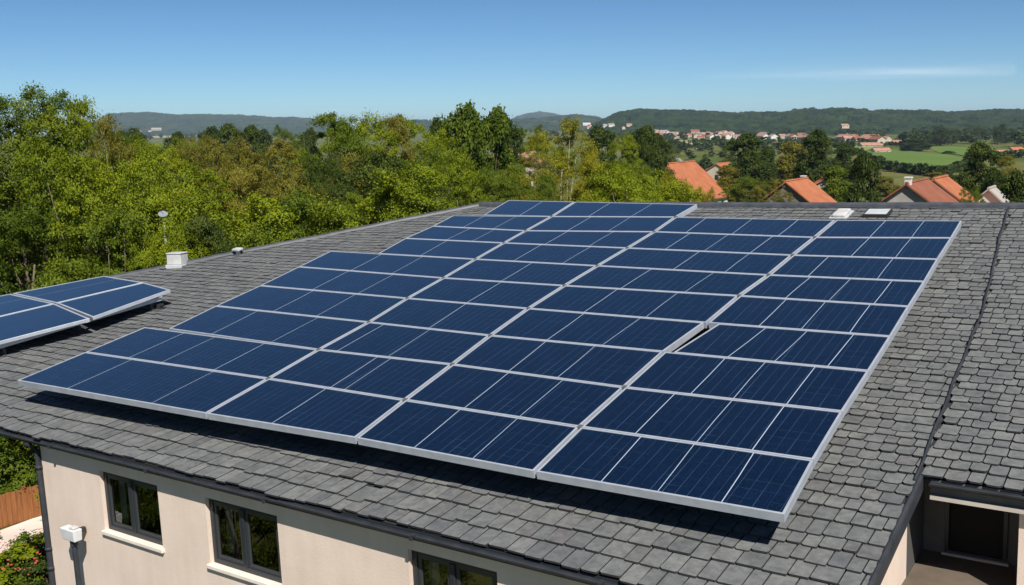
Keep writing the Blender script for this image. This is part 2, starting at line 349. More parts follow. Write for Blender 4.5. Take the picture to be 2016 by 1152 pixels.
# ------------------------------------------------------------------ cirrus cloud: a thin sheet of ice haze very high up
def cloud():
    m = bpy.data.materials.new('cirrus'); m.use_nodes = True; t = m.node_tree; b = bsdf(m)
    b.inputs['Base Color'].default_value = (.9,.9,.92,1); b.inputs['Roughness'].default_value = 1; b.inputs['Specular IOR Level'].default_value = 0
    tc = N(m, 'ShaderNodeTexCoord'); sp = N(m, 'ShaderNodeSeparateXYZ'); L(m, tc.outputs['Generated'], sp.inputs[0])
    def bell(sock, p):
        a = N(m, 'ShaderNodeMath', operation='PINGPONG'); L(m, sock, a.inputs[0]); a.inputs[1].default_value = .5
        q = N(m, 'ShaderNodeMath', operation='POWER'); L(m, a.outputs[0], q.inputs[0]); q.inputs[1].default_value = p
        return q.outputs[0]
    mu = N(m, 'ShaderNodeMath', operation='MULTIPLY'); L(m, bell(sp.outputs[0], 1.5), mu.inputs[0]); L(m, bell(sp.outputs[1], 1.7), mu.inputs[1])
    n = noise(m, 1, 6, .6, 'Generated', (3, 9, 1)); r = ramp(m, [(.3, (0,0,0)), (.7, (1,1,1))]); L(m, n.outputs[0], r.inputs[0])
    m2 = N(m, 'ShaderNodeMath', operation='MULTIPLY'); L(m, mu.outputs[0], m2.inputs[0]); L(m, r.outputs[0], m2.inputs[1])
    m3 = N(m, 'ShaderNodeMath', operation='MULTIPLY'); L(m, m2.outputs[0], m3.inputs[0]); m3.inputs[1].default_value = 3.2; m3.use_clamp = True
    tr = N(m, 'ShaderNodeBsdfTransparent'); tl = N(m, 'ShaderNodeBsdfTranslucent'); tl.inputs[0].default_value = (.95,.95,.97,1)
    ad = N(m, 'ShaderNodeMixShader'); ad.inputs[0].default_value = .9; L(m, b.outputs[0], ad.inputs[1]); L(m, tl.outputs[0], ad.inputs[2])
    mx = N(m, 'ShaderNodeMixShader'); L(m, m3.outputs[0], mx.inputs[0]); L(m, tr.outputs[0], mx.inputs[1]); L(m, ad.outputs[0], mx.inputs[2])
    L(m, mx.outputs[0], t.nodes['Material Output'].inputs[0])
    c = []
    alt = 3600.
    for (a, b_) in ((1360, 166), (2000, 158), (2000, 112), (1360, 130)):
        r_ = ray(a, b_); c.append(r_*(alt/r_[2]))
    # warp into a gently waving thin sheet
    n_ = 24; mb = MB(); g_ = []
    for a in range(n_+1):
        for b_ in range(9):
            s, q = a/n_, b_/8
            p = (c[0]*(1-s)+c[1]*s)*(1-q)+(c[3]*(1-s)+c[2]*s)*q
            g_.append((p[0], p[1], alt+40*math.sin(s*5)+25*math.sin(q*4+s*3)))
    f = [(a*9+b_, (a+1)*9+b_, (a+1)*9+b_+1, a*9+b_+1) for a in range(n_) for b_ in range(8)]
    o = mk('cloud', g_, f, m, smooth=True, label='thin white streak of cirrus cloud above the wooded hills on the right', cat='cloud')
cloud()

# ------------------------------------------------------------------ house frame: x along the eave, y towards the ridge, z up
AZ, TILT, SLOPE = 0.601772, 0.030985, 0.198451
O = np.array([0.284893, 9.415804, -3.448933])
def roof_axes():
    A = np.array([math.cos(AZ), -math.sin(AZ), 0]); H = np.array([math.sin(AZ), math.cos(AZ), 0]); Z = np.array([0, 0, 1.])
    A2 = math.cos(TILT)*A+math.sin(TILT)*Z; B = math.cos(SLOPE)*H+math.sin(SLOPE)*Z
    B = B-A2*(A2@B); B /= np.linalg.norm(B); return A2, B, np.cross(A2, B)
A_, B_, N_ = roof_axes()
RH = -.45; VE = -.77; RIDGE = 11.36; UR = 3.16; VP = 1.79     # roof surface height below the panel tops; eave, ridge, valley and porch-eave positions
Zp = np.array([0, 0, 1.])-A_*A_[2]; Zp /= np.linalg.norm(Zp); Yp = np.cross(Zp, A_)
HO = O+N_*RH+B_*VE
def m4(x, y, z, o): return Matrix([[x[i], y[i], z[i], o[i]] for i in range(3)]+[[0, 0, 0, 1]])
HM = m4(A_, Yp, Zp, HO)              # house local -> world
RM = m4(A_, B_, N_, O+N_*RH)         # roof surface local (u, v, height)
PM = m4(A_, B_, N_, O)               # panel-top plane
CS, SS = float(B_@Yp), float(B_@Zp)
def on(px, py, h=0.):
    d = ray(px, py); o = O+N_*h; X = d*((o@N_)/(d@N_))-O
    return np.array([X@A_, X@B_])
def onwall(px, py, y):
    d = ray(px, py); o = HO+Yp*y; X = d*((o@Yp)/(d@Yp))-HO
    return X@A_, X@Zp
HIP0 = np.array([-8.94, RIDGE]); HIPD = np.array([-14.81, 5.36])-HIP0; HIPD /= np.linalg.norm(HIPD)
CUT0 = np.array([on(-60, 842, RH)[0], VE+.02]); CUT1 = on(-60, 640, RH)               # rake that closes the roof on the west
# where hip and west rake meet
T = np.linalg.solve(np.array([HIPD, -(CUT1-CUT0)]).T, CUT0-HIP0); HIP1 = HIP0+HIPD*T[0]

def ur(v): return float(np.interp(v, [-1, 1.5, 4.8, 6.2, 8.05, 9.56, 11.2], [3.17, 3.17, 3.06, 3.02, 2.87, 2.73, 2.62]))   # the valley runs a little slantwise
house = empty('house', M=HM, label='large beige stucco house with grey slate roof carrying the solar panels', cat='house')
def hp(o): o.parent = house; return o                            # children of the house are modelled in house coordinates
IDM = Matrix.Identity(4)
def U(u, v, h=0.): return (u, (v-VE)*CS-h*SS, (v-VE)*SS+h*CS)     # roof coords -> house coords

# slates
def slates(name, inside, u0, u1, v0, v1, expo, seed, clamp):
    r = random.Random(seed); mb = MB(); v = v0; row = 0
    while v < v1:
        e = expo(v); u = u0 - r.random()*.2; th = float(np.interp(v, [0, 3, 9], [.022, .018, .011]))
        wav = r.random()*6
        while u < u1:
            wd = r.uniform(.135, .225)*(1.12 if v < 0 else .95)
            uc = u+wd/2; vb = v + .018*math.sin(u*1.3+wav)
            vb += r.gauss(0, .011); g = .0055; tilt = r.gauss(0, .02); rot = r.gauss(0, .022)
            if r.random() < .025: vb -= r.uniform(.02, .05); rot += r.gauss(0, .08)
            if inside(uc, v+e*.3):
                L0, R0 = max(u+g, clamp(v)[0]), min(u+wd-g, clamp(v)[1])
                if R0-L0 < .04: u += wd; continue
                top = min(vb+e+.07, RIDGE+.03)
                k = min(.035, wd*.2)*r.uniform(.35, 1.25)*(.72 if v > 1 else .45)
                hb = th*1.35+abs(r.gauss(0, .006)); ht = .003
                P = [(L0, vb+k), (L0+k, vb+rot*wd*.3), (R0-k, vb+rot*wd), (R0, vb+k+rot*wd), (R0-.002, top), (L0+.002, top)]
                H = [hb+tilt*.02, hb, hb, hb-tilt*.02, ht, ht]
                topv = [U(p[0], p[1], h) for p, h in zip(P, H)]
                lowv = [U(p[0], p[1], max(h-th, -.01)) for p, h in zip(P[:4], H[:4])]
                vs = topv+lowv
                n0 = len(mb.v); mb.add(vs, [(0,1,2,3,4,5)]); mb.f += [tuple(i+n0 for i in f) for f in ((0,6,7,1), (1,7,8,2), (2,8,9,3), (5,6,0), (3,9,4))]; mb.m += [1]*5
            u += wd
        v += e*r.uniform(.96, 1.04); row += 1
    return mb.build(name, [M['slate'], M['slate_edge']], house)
def side(p, a, b): return (b[0]-a[0])*(p[1]-a[1])-(b[1]-a[1])*(p[0]-a[0])
def in_main(u, v):
    if v > RIDGE-.05 or u > ur(v)+.1: return False
    if side((u, v), HIP0, HIP1) < .06: return False
    if side((u, v), CUT0, CUT1) > -.05: return False
    return True
UE = 14.0
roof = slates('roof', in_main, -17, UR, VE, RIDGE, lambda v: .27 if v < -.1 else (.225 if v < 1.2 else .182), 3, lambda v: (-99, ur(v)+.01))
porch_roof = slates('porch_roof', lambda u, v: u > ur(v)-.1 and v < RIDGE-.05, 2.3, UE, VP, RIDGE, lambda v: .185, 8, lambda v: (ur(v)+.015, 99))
mb = MB()                                                       # roof boards under the slates, and the slopes behind
D = -.012
front = [CUT0, (UR+.02, VE+.02), (UR+.02, VP+.02), (UE, VP+.02), (UE, RIDGE), tuple(HIP0), tuple(HIP1)]
mb.face([U(p[0], p[1], D) for p in front], 0)
mb.face([U(p[0], p[1], D-.05) for p in front][::-1], 1)
zr = (RIDGE-VE)*SS; yr = (RIDGE-VE)*CS
deck = mb.build('roof_boards', [M['deck'], M['soffit']], roof)
mb = MB()
h0 = Vector(U(*HIP0, -.02)); h1 = Vector(U(*HIP1, -.02)); rE = Vector(U(UE, RIDGE, -.02))
bk = Vector((0, 11.0, -2.6))
mb.face([h0, rE, rE+bk, h0+bk+Vector((-4, 0, 0))][::-1]); mb.face([h0, h0+bk+Vector((-4,0,0)), h1+Vector((-1.5, 3.5, -1.4)), h1][::-1])
rear = mb.build('rear_roof', noisy('rear_slate', (.12,.12,.115), (.17,.168,.16), 3, .8, .3), house)
# ridge, hip, valley and rake trims
def strip(name, pts, wd, ht, material, parent, lift=.02):
    mb = MB(); prof = [(-wd, 0), (-wd*.75, ht*.7), (-wd*.2, ht), (wd*.2, ht), (wd*.75, ht*.7), (wd, 0)]
    pts = [Vector(p) for p in pts]; up = Vector((0, -SS, CS)); rings = []
    for i_, p in enumerate(pts):
        d = (pts[min(i_+1, len(pts)-1)]-pts[max(i_-1, 0)]).normalized(); sd = d.cross(up).normalized()
        rings.append([p+sd*a+up*(b+lift) for a, b in prof])
    for a, b in zip(rings[:-1], rings[1:]):
        for k in range(5): mb.face([a[k], a[k+1], b[k+1], b[k]][::-1])
    mb.face(rings[0][::-1]); mb.face(rings[-1])
    o = mb.build(name, material, parent)
    return o
def line(a, b, n): return [U(a[0]+(b[0]-a[0])*t/n+random.gauss(0, .006), a[1]+(b[1]-a[1])*t/n+random.gauss(0, .006), random.gauss(0, .003)) for t in range(n+1)]
strip('ridge_cap', line((HIP0[0], RIDGE+.02), (UE, RIDGE+.02), 40), .09, .075, M['lead'], house)
strip('hip_cap', line(HIP0, HIP1, 18), .085, .06, M['lead'], house)
vl = [(ur(VP-.15+(RIDGE-VP+.1)*t/26)+.008*math.sin(t*1.7), VP-.15+(RIDGE-VP+.1)*t/26) for t in range(27)]
strip('valley_flashing', [U(a, b, 0) for a, b in vl], .016, .026, M['gutter'], house, .024)
mb = MB()
pts = [U(UR+.03, VE-.03, -.05), U(UR+.03, VP+.02, -.05)]
mb.tube([Vector(p)+Vector((0,0,.05)) for p in pts], .026, 8); mb.add([Vector(pts[0])+Vector(d) for d in ((-.03,0,-.11),(.02,0,-.11),(.02,0,.05),(-.03,0,.05))]+[Vector(pts[1])+Vector(d) for d in ((-.03,0,-.11),(.02,0,-.11),(.02,0,.05),(-.03,0,.05))], [(0,1,2,3)[::-1],(4,5,6,7),(0,4,5,1)[::-1],(1,5,6,2)[::-1],(2,6,7,3)[::-1],(3,7,4,0)[::-1]])
mb.build('rake_trim', M['gutter'], house)
# gutters: open half-round with a rolled lip, plus fascia board
def gutter(name, u0, u1, v, material):
    mb = MB(); prof = []
    for k in range(9):
        t = math.pi*k/8; prof.append((-.04-.041*math.cos(t), -.036-.044*math.sin(t)))
    inner = [(a*.9-.008, b*.92-.001) for a, b in prof][::-1]
    ring = prof+inner; y0, z0 = U(0, v)[1], U(0, v)[2]
    segs = np.arange(u0, u1+.01, 2.2) if u1-u0 > 3 else [u0, u1]
    segs = list(segs)+([u1] if segs[-1] < u1-.01 else [])
    for a, b in zip(segs[:-1], segs[1:]):
        da, db = random.gauss(0, .004), random.gauss(0, .004)
        ra = [(a, y0+p[0], z0+p[1]+da) for p in ring]; rb = [(b-.006, y0+p[0], z0+p[1]+db) for p in ring]
        n = len(ring)
        for k in range(n): mb.face([ra[k], rb[k], rb[(k+1) % n], ra[(k+1) % n]])
        mb.face(ra[::-1]); mb.face(rb)
        mb.box(b-.02, b+.02, y0-.086, y0-.002, z0-.085, z0-.034)
    return mb.build(name, material, house)
gutter('gutter', CUT0[0]-.2, UR-.02, VE, M['gutter'])
gutter('porch_gutter', UR+.12, UE, VP, M['gutter'])
mb = MB(); ye = 0.012; ze = U(0, VE)[2]
mb.box(CUT0[0]-.2, UR-.02, ye-.005, ye+.025, ze-.12, ze-.02); mb.build('fascia', M['anthracite'], house)
yp, zp = U(0, VP)[1], U(0, VP)[2]
mb = MB(); mb.box(UR+.12, UE, yp+.02, yp+.05, zp-.17, zp-.02, 0); mb.box(UR+.12, UE, yp-.01, yp+.06, zp-.215, zp-.173, 1)
mb.build('porch_fascia', [noisy('porch_board', (.10,.095,.09), (.14,.132,.125), 3, .7), noisy('pale_trim', (.42,.38,.33), (.5,.45,.4), 3, .7)], house)
# walls
YW = .12; XL = (onwall(80,878,YW)[0]+onwall(108,1140,YW)[0])/2; XR = 3.05; ZG = float(gz(HO[0], HO[1])-HO[2])-1.6
WIN = []
for c4 in (((195,928),(312,955),(318,1078),(207,1045)), ((407,983),(547,1013),(553,1148),(411,1115)), ((803,1085),(978,1122),None,None)):
    q = [onwall(*p, YW) if p else None for p in c4]
    if q[2] is None: WIN.append((q[0][0], q[1][0], WIN[1][2], (q[0][1]+q[1][1])/2))
    else: WIN.append(((q[0][0]+q[3][0])/2, (q[1][0]+q[2][0])/2, (q[2][1]+q[3][1])/2, (q[0][1]+q[1][1])/2))
mb = MB()
xs = [XL]+[x for w_ in WIN for x in w_[:2]]+[XR]
ztop = YW*SS/CS-.03
def quad(x0, x1, z0, z1): mb.face([(x0,YW,z0),(x1,YW,z0),(x1,YW,z1),(x0,YW,z1)])
for a, b in zip(xs[0::2], xs[1::2]): quad(a, b, ZG, ztop)
DEP = .055
for (x0, x1, z0, z1) in WIN:
    quad(x0, x1, ZG, z0); quad(x0, x1, z1, ztop)
    y1 = YW+DEP+.14
    mb.face([(x0,YW,z0),(x0,YW,z1),(x0,y1,z1),(x0,y1,z0)][::-1]); mb.face([(x1,YW,z0),(x1,y1,z0),(x1,y1,z1),(x1,YW,z1)][::-1])
    mb.face([(x0,YW,z1),(x1,YW,z1),(x1,y1,z1),(x0,y1,z1)][::-1]); mb.face([(x0,YW,z0),(x0,y1,z0),(x1,y1,z0),(x1,YW,z0)][::-1])
def sl(y): return y*SS/CS-.07
yb = 18.
yn = 2.62                                                       # front of the loggia
# right flank of the wing, the part in front of the loggia
mb.face([(XR,YW,ZG),(XR,yn,ZG),(XR,yn,sl(yn)),(XR,YW,ztop)])
mb.face([(XL,YW,ZG),(XL,YW,ztop),(XL,yr,sl(yr)),(XL,yb,sl(yr)-1.5),(XL,yb,ZG)])
mb.face([(UE,yb,ZG),(XL,yb,ZG),(XL,yb,sl(yr)-1.5),(UE,yb,sl(yr)-1.5)])
mb.build('wall', M['stucco'], house)
# interior behind the windows
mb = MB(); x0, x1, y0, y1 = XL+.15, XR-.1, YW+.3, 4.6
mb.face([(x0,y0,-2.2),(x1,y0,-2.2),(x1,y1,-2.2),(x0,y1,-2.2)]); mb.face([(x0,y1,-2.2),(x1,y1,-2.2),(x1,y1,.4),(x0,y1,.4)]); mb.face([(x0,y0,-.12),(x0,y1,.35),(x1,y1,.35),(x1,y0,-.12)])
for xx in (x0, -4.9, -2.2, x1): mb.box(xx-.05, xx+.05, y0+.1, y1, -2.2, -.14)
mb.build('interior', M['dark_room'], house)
for wi, (x0, x1, z0, z1) in enumerate(WIN):
    e = .002; y0 = YW+DEP; fw = .07
    mb = MB()
    def fr_(a, b, c, d, ya=y0, yb_=y0+.07): mb.box(a, b, ya, yb_, c, d)
    fr_(x0+e, x0+fw, z0+e, z1-e); fr_(x1-fw, x1-e, z0+e, z1-e); fr_(x0+fw, x1-fw, z1-fw, z1-e); fr_(x0+fw, x1-fw, z0+e, z0+fw)
    xm = x0+(x1-x0)*.47
    fr_(xm-.035, xm+.035, z0+fw, z1-fw, y0-.012)
    wn = mb.build('window', M['anthracite'], house, bevel=.006)
    if wi == 2: wn['label'] = 'window cut by the bottom of the picture'
    for (a, b) in ((x0+fw, xm-.035), (xm+.035, x1-fw)):
        s = MB(); t_ = .045; ya = y0+.015
        s.box(a, a+t_, ya, ya+.04, z0+fw, z1-fw); s.box(b-t_, b, ya, ya+.04, z0+fw, z1-fw); s.box(a+t_, b-t_, ya, ya+.04, z1-fw-t_, z1-fw); s.box(a+t_, b-t_, ya, ya+.04, z0+fw, z0+fw+t_)
        s.build('sash', M['grey_sash'] if 'grey_sash' in M else M.setdefault('grey_sash', mat('grey_sash', (.035,.038,.04), .45)), wn, bevel=.004)
        s = MB(); s.face([(a+t_, ya+.02, z0+fw+t_), (b-t_, ya+.02, z0+fw+t_), (b-t_, ya+.02, z1-fw-t_), (a+t_, ya+.02, z1-fw-t_)]); s.build('pane', M['glass'], wn)
    s = MB(); s.box(x0-.03, x1+.03, YW-.045, y0-.001, z0-.05, z0+.004); s.build('sill', M['sill'], wn, bevel=.008)
    # pale curtain behind the left sash
    s = MB()
    for k in range(4): s.face([(x0+.09+k*.035, y0+.16+.03*(k % 2), z0), (x0+.125+k*.035, y0+.16+.03*((k+1) % 2), z0), (x0+.125+k*.035, y0+.16+.03*((k+1) % 2), z1), (x0+.09+k*.035, y0+.16+.03*(k % 2), z1)])
    s.build('curtain', mat('curtain_linen', (.5,.46,.4), .9), wn)
# downspout at the wall corner
mb = MB(); xc = XL-.035; yc = YW-.03
mb.tube([(xc, -.06, -.10), (xc, yc, -.26), (xc, yc, -1.2), (xc, yc, -3), (xc, yc, ZG)], .045, 10)
for z in (-.5, -1.75, -2.05, -3.4): mb.tube([(xc, yc, z-.025), (xc, yc, z+.025)], .056, 10)
mb.build('downspout', M['gutter'], house, smooth=True)
# loggia under the porch roof
yk = 3.4; zf = -.612
mb = MB()
mb.face([(XR,yn,zf),(XR,yk,zf),(XR,yk,sl(yk)),(XR,yn,sl(yn))], 1)                                       # inner flank, porch shade put into its dark grey
mb.face([(XR,yk,zf),(3.26,yk,zf),(3.26,yk,sl(yk)),(XR,yk,sl(yk))], 2)                                    # panel beside the door, shade put into its darker colour
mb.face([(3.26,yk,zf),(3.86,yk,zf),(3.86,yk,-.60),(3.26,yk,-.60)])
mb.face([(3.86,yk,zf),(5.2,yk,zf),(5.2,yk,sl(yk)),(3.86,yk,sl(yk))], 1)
mb.box(4.05, 4.24, yn-.02, yn+.2, zf+.001, zp-.06)                                                 # pillar
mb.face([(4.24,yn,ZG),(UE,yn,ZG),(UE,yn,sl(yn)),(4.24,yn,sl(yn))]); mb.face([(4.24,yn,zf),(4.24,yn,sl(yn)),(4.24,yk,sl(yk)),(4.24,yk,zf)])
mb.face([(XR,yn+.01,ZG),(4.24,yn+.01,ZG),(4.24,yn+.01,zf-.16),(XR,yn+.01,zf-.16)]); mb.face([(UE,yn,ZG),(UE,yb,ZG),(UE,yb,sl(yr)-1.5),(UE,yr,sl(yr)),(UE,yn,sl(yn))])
mb.build('loggia_wall', [M['stucco'], mat('painted_shade_grey', (.08,.076,.072), .7), noisy('painted_shade_taupe', (.13,.105,.085), (.17,.14,.115), 2, .9)], house)  # grey and taupe are darkened to paint the shade under the porch roof
mb = MB(); mb.box(XR+.002, 4.3, yn-.25, yk-.002, zf-.155, zf-.001); mb.build('loggia_floor', noisy('loggia_floor', (.10,.08,.06), (.14,.11,.085), 2, .8), house)
mb = MB()
for a, b, c, d in ((3.262,3.30,-.598,.5),(3.82,3.858,-.598,.5),(3.30,3.82,.46,.5),(3.30,3.82,-.598,-.555)): mb.box(a, b, yk-.02, yk+.05, c, d)
dw = mb.build('loggia_door', M['anthracite'], house)
s = MB(); s.face([(3.30,yk+.02,-.555),(3.82,yk+.02,-.555),(3.82,yk+.02,.46),(3.30,yk+.02,.46)]); s.build('door_leaf', mat('dark_door', (.010,.009,.008), .6, 0, .2), dw)
s = MB(); s.box(3.24, 3.88, yk-.05, yk-.021, -.611, -.585); s.build('threshold', M['soffit'], dw)
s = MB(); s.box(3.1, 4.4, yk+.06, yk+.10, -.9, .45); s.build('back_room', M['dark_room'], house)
# ------------------------------------------------------------------ solar panels
LFT = [(33,749),(168,693),(285,644)]; LFT2 = [(332,647),(425,602),(512,562),(588,525),(651,494)]; LFT3 = [(744,499),(798,469),(852,445),(892,424)]; LFT4 = [(952,423),(1001,394)]
G12 = [(405,814),(528,745),(627,688),(726,634),(802,587),(873,547),(936,510),(992,478),(1035,454),(1086,426),(1132,397)]
G23 = [(700,862),(797,787),(890,717),(965,660),(1040,607),(1111,562),(1176,523),(1235,488),(1288,456),(1330,427),(1374,402)]
G34 = [(1052,928),(1142,840),(1229,762),(1307,692),(1392,635),(1455,582),(1513,541),(1560,502),(1604,467),(1645,433)]
RGT = [(1544,1013),(1602,905),(1659,810),(1711,730),(1754,662),(1790,603),(1821,554),(1847,510),(1874,468),(1894,434)]
def left(k, top):
    if k < 2: return LFT[k+top]
    if k < 6: return LFT2[k-2+top]
    if k < 9: return LFT3[k-6+top]
    return LFT4[k-9+top]
DIV = [[[130,295],[252,316,418],[415,531],[536,621],[614,703],[690,770],[827],[878,928],[911,970],[1022]],
       [[532],[648,675],[662,761],[843],[917],[985],[1010,1105],[1072,1158],[1116,1196],[1158,1241]],
       [[813,927],[912,1020],[1000,1095],[1075,1183],[1148,1269],[1221,1346],[1324,1425],[1309,1385,1475],[1350,1440,1530]],
       [[1181,1291,1415],[1249,1368,1476],[1358,1441,1544],[1431,1522,1625],[1493,1575,1669],[1545,1629,1717],[1590,1724],[1674,1760],[1711,1792]]]
ORD = ['front', 'second', 'third', 'fourth', 'fifth', 'sixth', 'seventh', 'eighth', 'ninth', 'tenth']
CN = ['leftmost column', 'second column', 'third column', 'rightmost column']
def inset(q, l, r, b, t):
    """move the four edges of a quad (bl, br, tr, tl) inwards"""
    q = [np.array(p) for p in q]; c = sum(q)/4; E = []
    for k, dist in ((0, b), (1, r), (2, t), (3, l)):
        p0, p1 = q[k], q[(k+1) % 4]; d = (p1-p0)/np.linalg.norm(p1-p0); n = np.array([-d[1], d[0]]); E.append((p0+n*dist, d))
    o = []
    for k in range(4):
        (p, d), (p2, d2) = E[k-1], E[k]; t_ = np.linalg.solve(np.array([d, -d2]).T, p2-p); o.append(p+d*t_[0])
    return o
def panel(quad, divs, label, group, base=PM, h=0., fw=.023, fh=.088, gaps=(.012, .012, .005, .005), tilt=(0, 0), clamp=False):
    q = inset(quad, *gaps); c = sum(q)/4; q = [p-c for p in q]
    Mw = base @ Matrix.Translation((c[0], c[1], h)) @ Matrix.Rotation(tilt[0], 4, 'X') @ Matrix.Rotation(tilt[1], 4, 'Y')
    root = empty('solar_panel', M=Mw, label=label, cat='solar panel', group=group)
    inn = inset(q, fw, fw, fw, fw); mb = MB()
    o3 = lambda P, z: [(p[0], p[1], z) for p in P]
    bo = inset(q, .003, .003, .003, .003)
    lay = [o3(inn, -.012), o3(inn, -.0015), o3(inset(inn, -.003, -.003, -.003, -.003), 0), o3(bo, 0), o3(q, -.003), o3(q, -fh), o3(inset(q, .03, .03, .03, .03), -fh), o3(inset(q, .03, .03, .03, .03), -.03)]
    for a, b in zip(lay[:-1], lay[1:]):
        for k in range(4): mb.face([a[k], a[(k+1) % 4], b[(k+1) % 4], b[k]][::-1])
    mb.build('frame', M['alu'], root)
    mb = MB(); P = [np.array(p) for p in inn]
    z = -.006; mb.face(o3(inset(inn, -.004, -.004, -.004, -.004), z), 0)
    for s, wd in divs:
        a = P[0]+(P[1]-P[0])*s; b = P[3]+(P[2]-P[3])*s; hw = wd/2; bow = random.gauss(0, .004); mid = (a+b)/2+np.array([bow, 0])
        for p0, p1 in ((a, mid), (mid, b)): mb.face([(p0[0]-hw, p0[1], z+.0025), (p0[0]+hw, p0[1], z+.0025), (p1[0]+hw, p1[1], z+.0025), (p1[0]-hw, p1[1], z+.0025)], 1)
    mb.face(o3(inset(q, .03, .03, .03, .03), -.031)[::-1], 2)
    mb.build('cell_sheet', [M['cells'], M['divider'], M['backsheet']], root)
    if clamp:
        mb = MB(); p = q[1]; mb.box(p[0]-.008, p[0]+.042, p[1]-.035, p[1]+.03, -.02, .006); mb.box(p[0]+.004, p[0]+.03, p[1]-.012, p[1]+.012, .0061, .014)
        mb.build('clamp', M['clamp'], root)
    return root
cols = [None, G12, G23, G34, RGT]
for j in range(4):
    for k in range(len(DIV[j])):
        lo = [left(k, 0) if j == 0 else cols[j][k], cols[j+1][k]]; hi = [left(k, 1) if j == 0 else cols[j][k+1], cols[j+1][k+1]]
        q = [on(*lo[0]), on(*lo[1]), on(*hi[1]), on(*hi[0])]
        if j == 3 and k == 3:                                        # this one has slipped sideways and leaves a dark slot
            q[0] = q[0]+np.array([.11, 0]); q[3] = q[3]+np.array([.15, 0])
        if j == 2 and k == 3: q[2] = q[2]-np.array([.03, 0])
        us = [on(x, lo[0][1]+(lo[1][1]-lo[0][1])*(x-lo[0][0])/(lo[1][0]-lo[0][0])) for x in DIV[j][k]]
        ln = np.linalg.norm(q[1]-q[0]); divs = []
        for n_, p in enumerate(us):
            s = (np.linalg.norm(p-q[0])-.05)/(ln-.1)
            if .03 < s < .97: divs.append((s, .0095 if n_ != 1 or len(us) == 1 else .0075))
        nd = len(divs); word = {1: 'one white divider', 2: 'two white dividers', 3: 'three white dividers'}[nd]
        lab = f'blue panel, {word}, {ORD[k]} row from eave, {CN[j]} of large array'
        if j == 3 and k == 3: lab = 'blue solar panel right of the dark slot, fourth row from eave, rightmost column'
        if j == 2 and k == 3: lab = 'blue solar panel left of the dark slot, fourth row from eave, third column'
        gx = .017; panel(q, divs, lab, 'panels of the large array', gaps=(gx if j else .004, gx if j < 3 else .004, .006, .006), clamp=j < 3 and k > 0 and not (j == 2 and k in (3, 4)))
# mounting rails under the big array, each with its feet
def rail(u, v0, v1, hr, label, group, base=PM, top=-.0875, size=.045, foot=True):
    root = empty('mounting_rail', M=base @ Matrix.Translation((u, v0, 0)), label=label, cat='rail', group=group)
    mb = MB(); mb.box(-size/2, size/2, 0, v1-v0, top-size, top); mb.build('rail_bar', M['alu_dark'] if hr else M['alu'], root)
    n = max(2, int((v1-v0)/1.6))
    for k in range(n):
        y = .62+(v1-v0-.8)*k/(n-1); mb = MB(); mb.box(-.022, .022, y-.02, y+.02, RH+.012, top-size); mb.box(-.05, .05, y-.05, y+.05, RH+.008, RH+.028)
        mb.build('foot', M['alu_dark'], root)
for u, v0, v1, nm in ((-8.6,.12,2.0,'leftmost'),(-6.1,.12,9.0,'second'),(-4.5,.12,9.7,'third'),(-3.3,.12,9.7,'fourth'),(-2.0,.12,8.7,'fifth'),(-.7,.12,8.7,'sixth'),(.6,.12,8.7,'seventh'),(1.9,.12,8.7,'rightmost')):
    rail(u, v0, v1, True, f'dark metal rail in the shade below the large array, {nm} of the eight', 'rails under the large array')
# left array, raised higher on its own rails
HL = -.10
P1, P2 = on(335,570,HL), on(205,543,HL); uA = (P1[0]+on(180,625,HL)[0])/2; uM = on(200,575.5,HL)[0]; uB = (P2[0]+on(22,578,HL)[0])/2
E1 = on(180,625,HL); E2 = on(22,578,HL)
d1 = (P1-E1); slide = d1/np.linalg.norm(d1)
FR = on(0,672,HL)
Q = {'tr': P1, 'tl': P2, 'mr': E1, 'ml': E2}
tm = on(283,556,HL); mm_ = on(109,597,HL)
ext = lambda a, b, s: b+(b-a)*s
br, bm, bl = FR+(FR-E1)*.25, ext(tm, mm_, .95), ext(P2, E2, .95)
GL = 'panels of the raised array on the left'
pan = dict(base=PM, h=HL, fh=.06, fw=.035)
panel([mm_, E1, P1, tm], [], 'blue solar panel at the right corner of the raised left array, nearest the large array', GL, gaps=(.014,.004,.02,.004), **pan)
panel([E2, mm_, tm, P2], [(.42, .008)], 'blue solar panel on the far side of the raised left array, beside the trees', GL, gaps=(.004,.014,.02,.004), **pan)
panel([bm, br, E1+np.array([.02,-.03]), mm_], [], 'blue solar panel on the near edge of raised left array, cut by picture edge', GL, gaps=(.014,.004,.004,.02), **pan)
panel([bl, bm, mm_, E2], [(.42, .008)], 'blue solar panel at the left picture edge, far corner of the raised left array', GL, gaps=(.004,.014,.004,.02), **pan)
for off, nm in ((.07, 'front rail'), (1.3, 'second rail'), (2.4, 'rear rail')):
    a, b = br+np.array([-off, .1]), P1+np.array([-off, -.06]); u = (a[0]+b[0])/2
    dd = b-a; ang_ = math.atan2(-dd[0], dd[1])
    root = empty('mounting_rail', M=PM @ Matrix.Translation((a[0], a[1], HL)) @ Matrix.Rotation(ang_, 4, 'Z'), label=f'pale aluminium {nm} carrying the raised left array above the slates', cat='rail', group='rails under the raised left array')
    ln = float(np.linalg.norm(dd)); mb = MB(); mb.box(-.035, .035, -.05, ln-.12, -.165, -.095); mb.build('rail_bar', M['alu'], root)
    for y in (.35, ln*.5, ln-.32):
        mb = MB(); mb.box(-.095, -.045, y-.025, y+.025, RH-HL+.01, -.10); mb.box(-.13, -.01, y-.06, y+.06, RH-HL+.006, RH-HL+.03); mb.build('foot', M['alu_dark'], root)
    mb = MB()
    for y in (ln*.47-.02, ln-.14): mb.box(-.04, .075, y-.035, y+.035, -.095, -.061)
    mb.build('clamp', M['alu'], root)
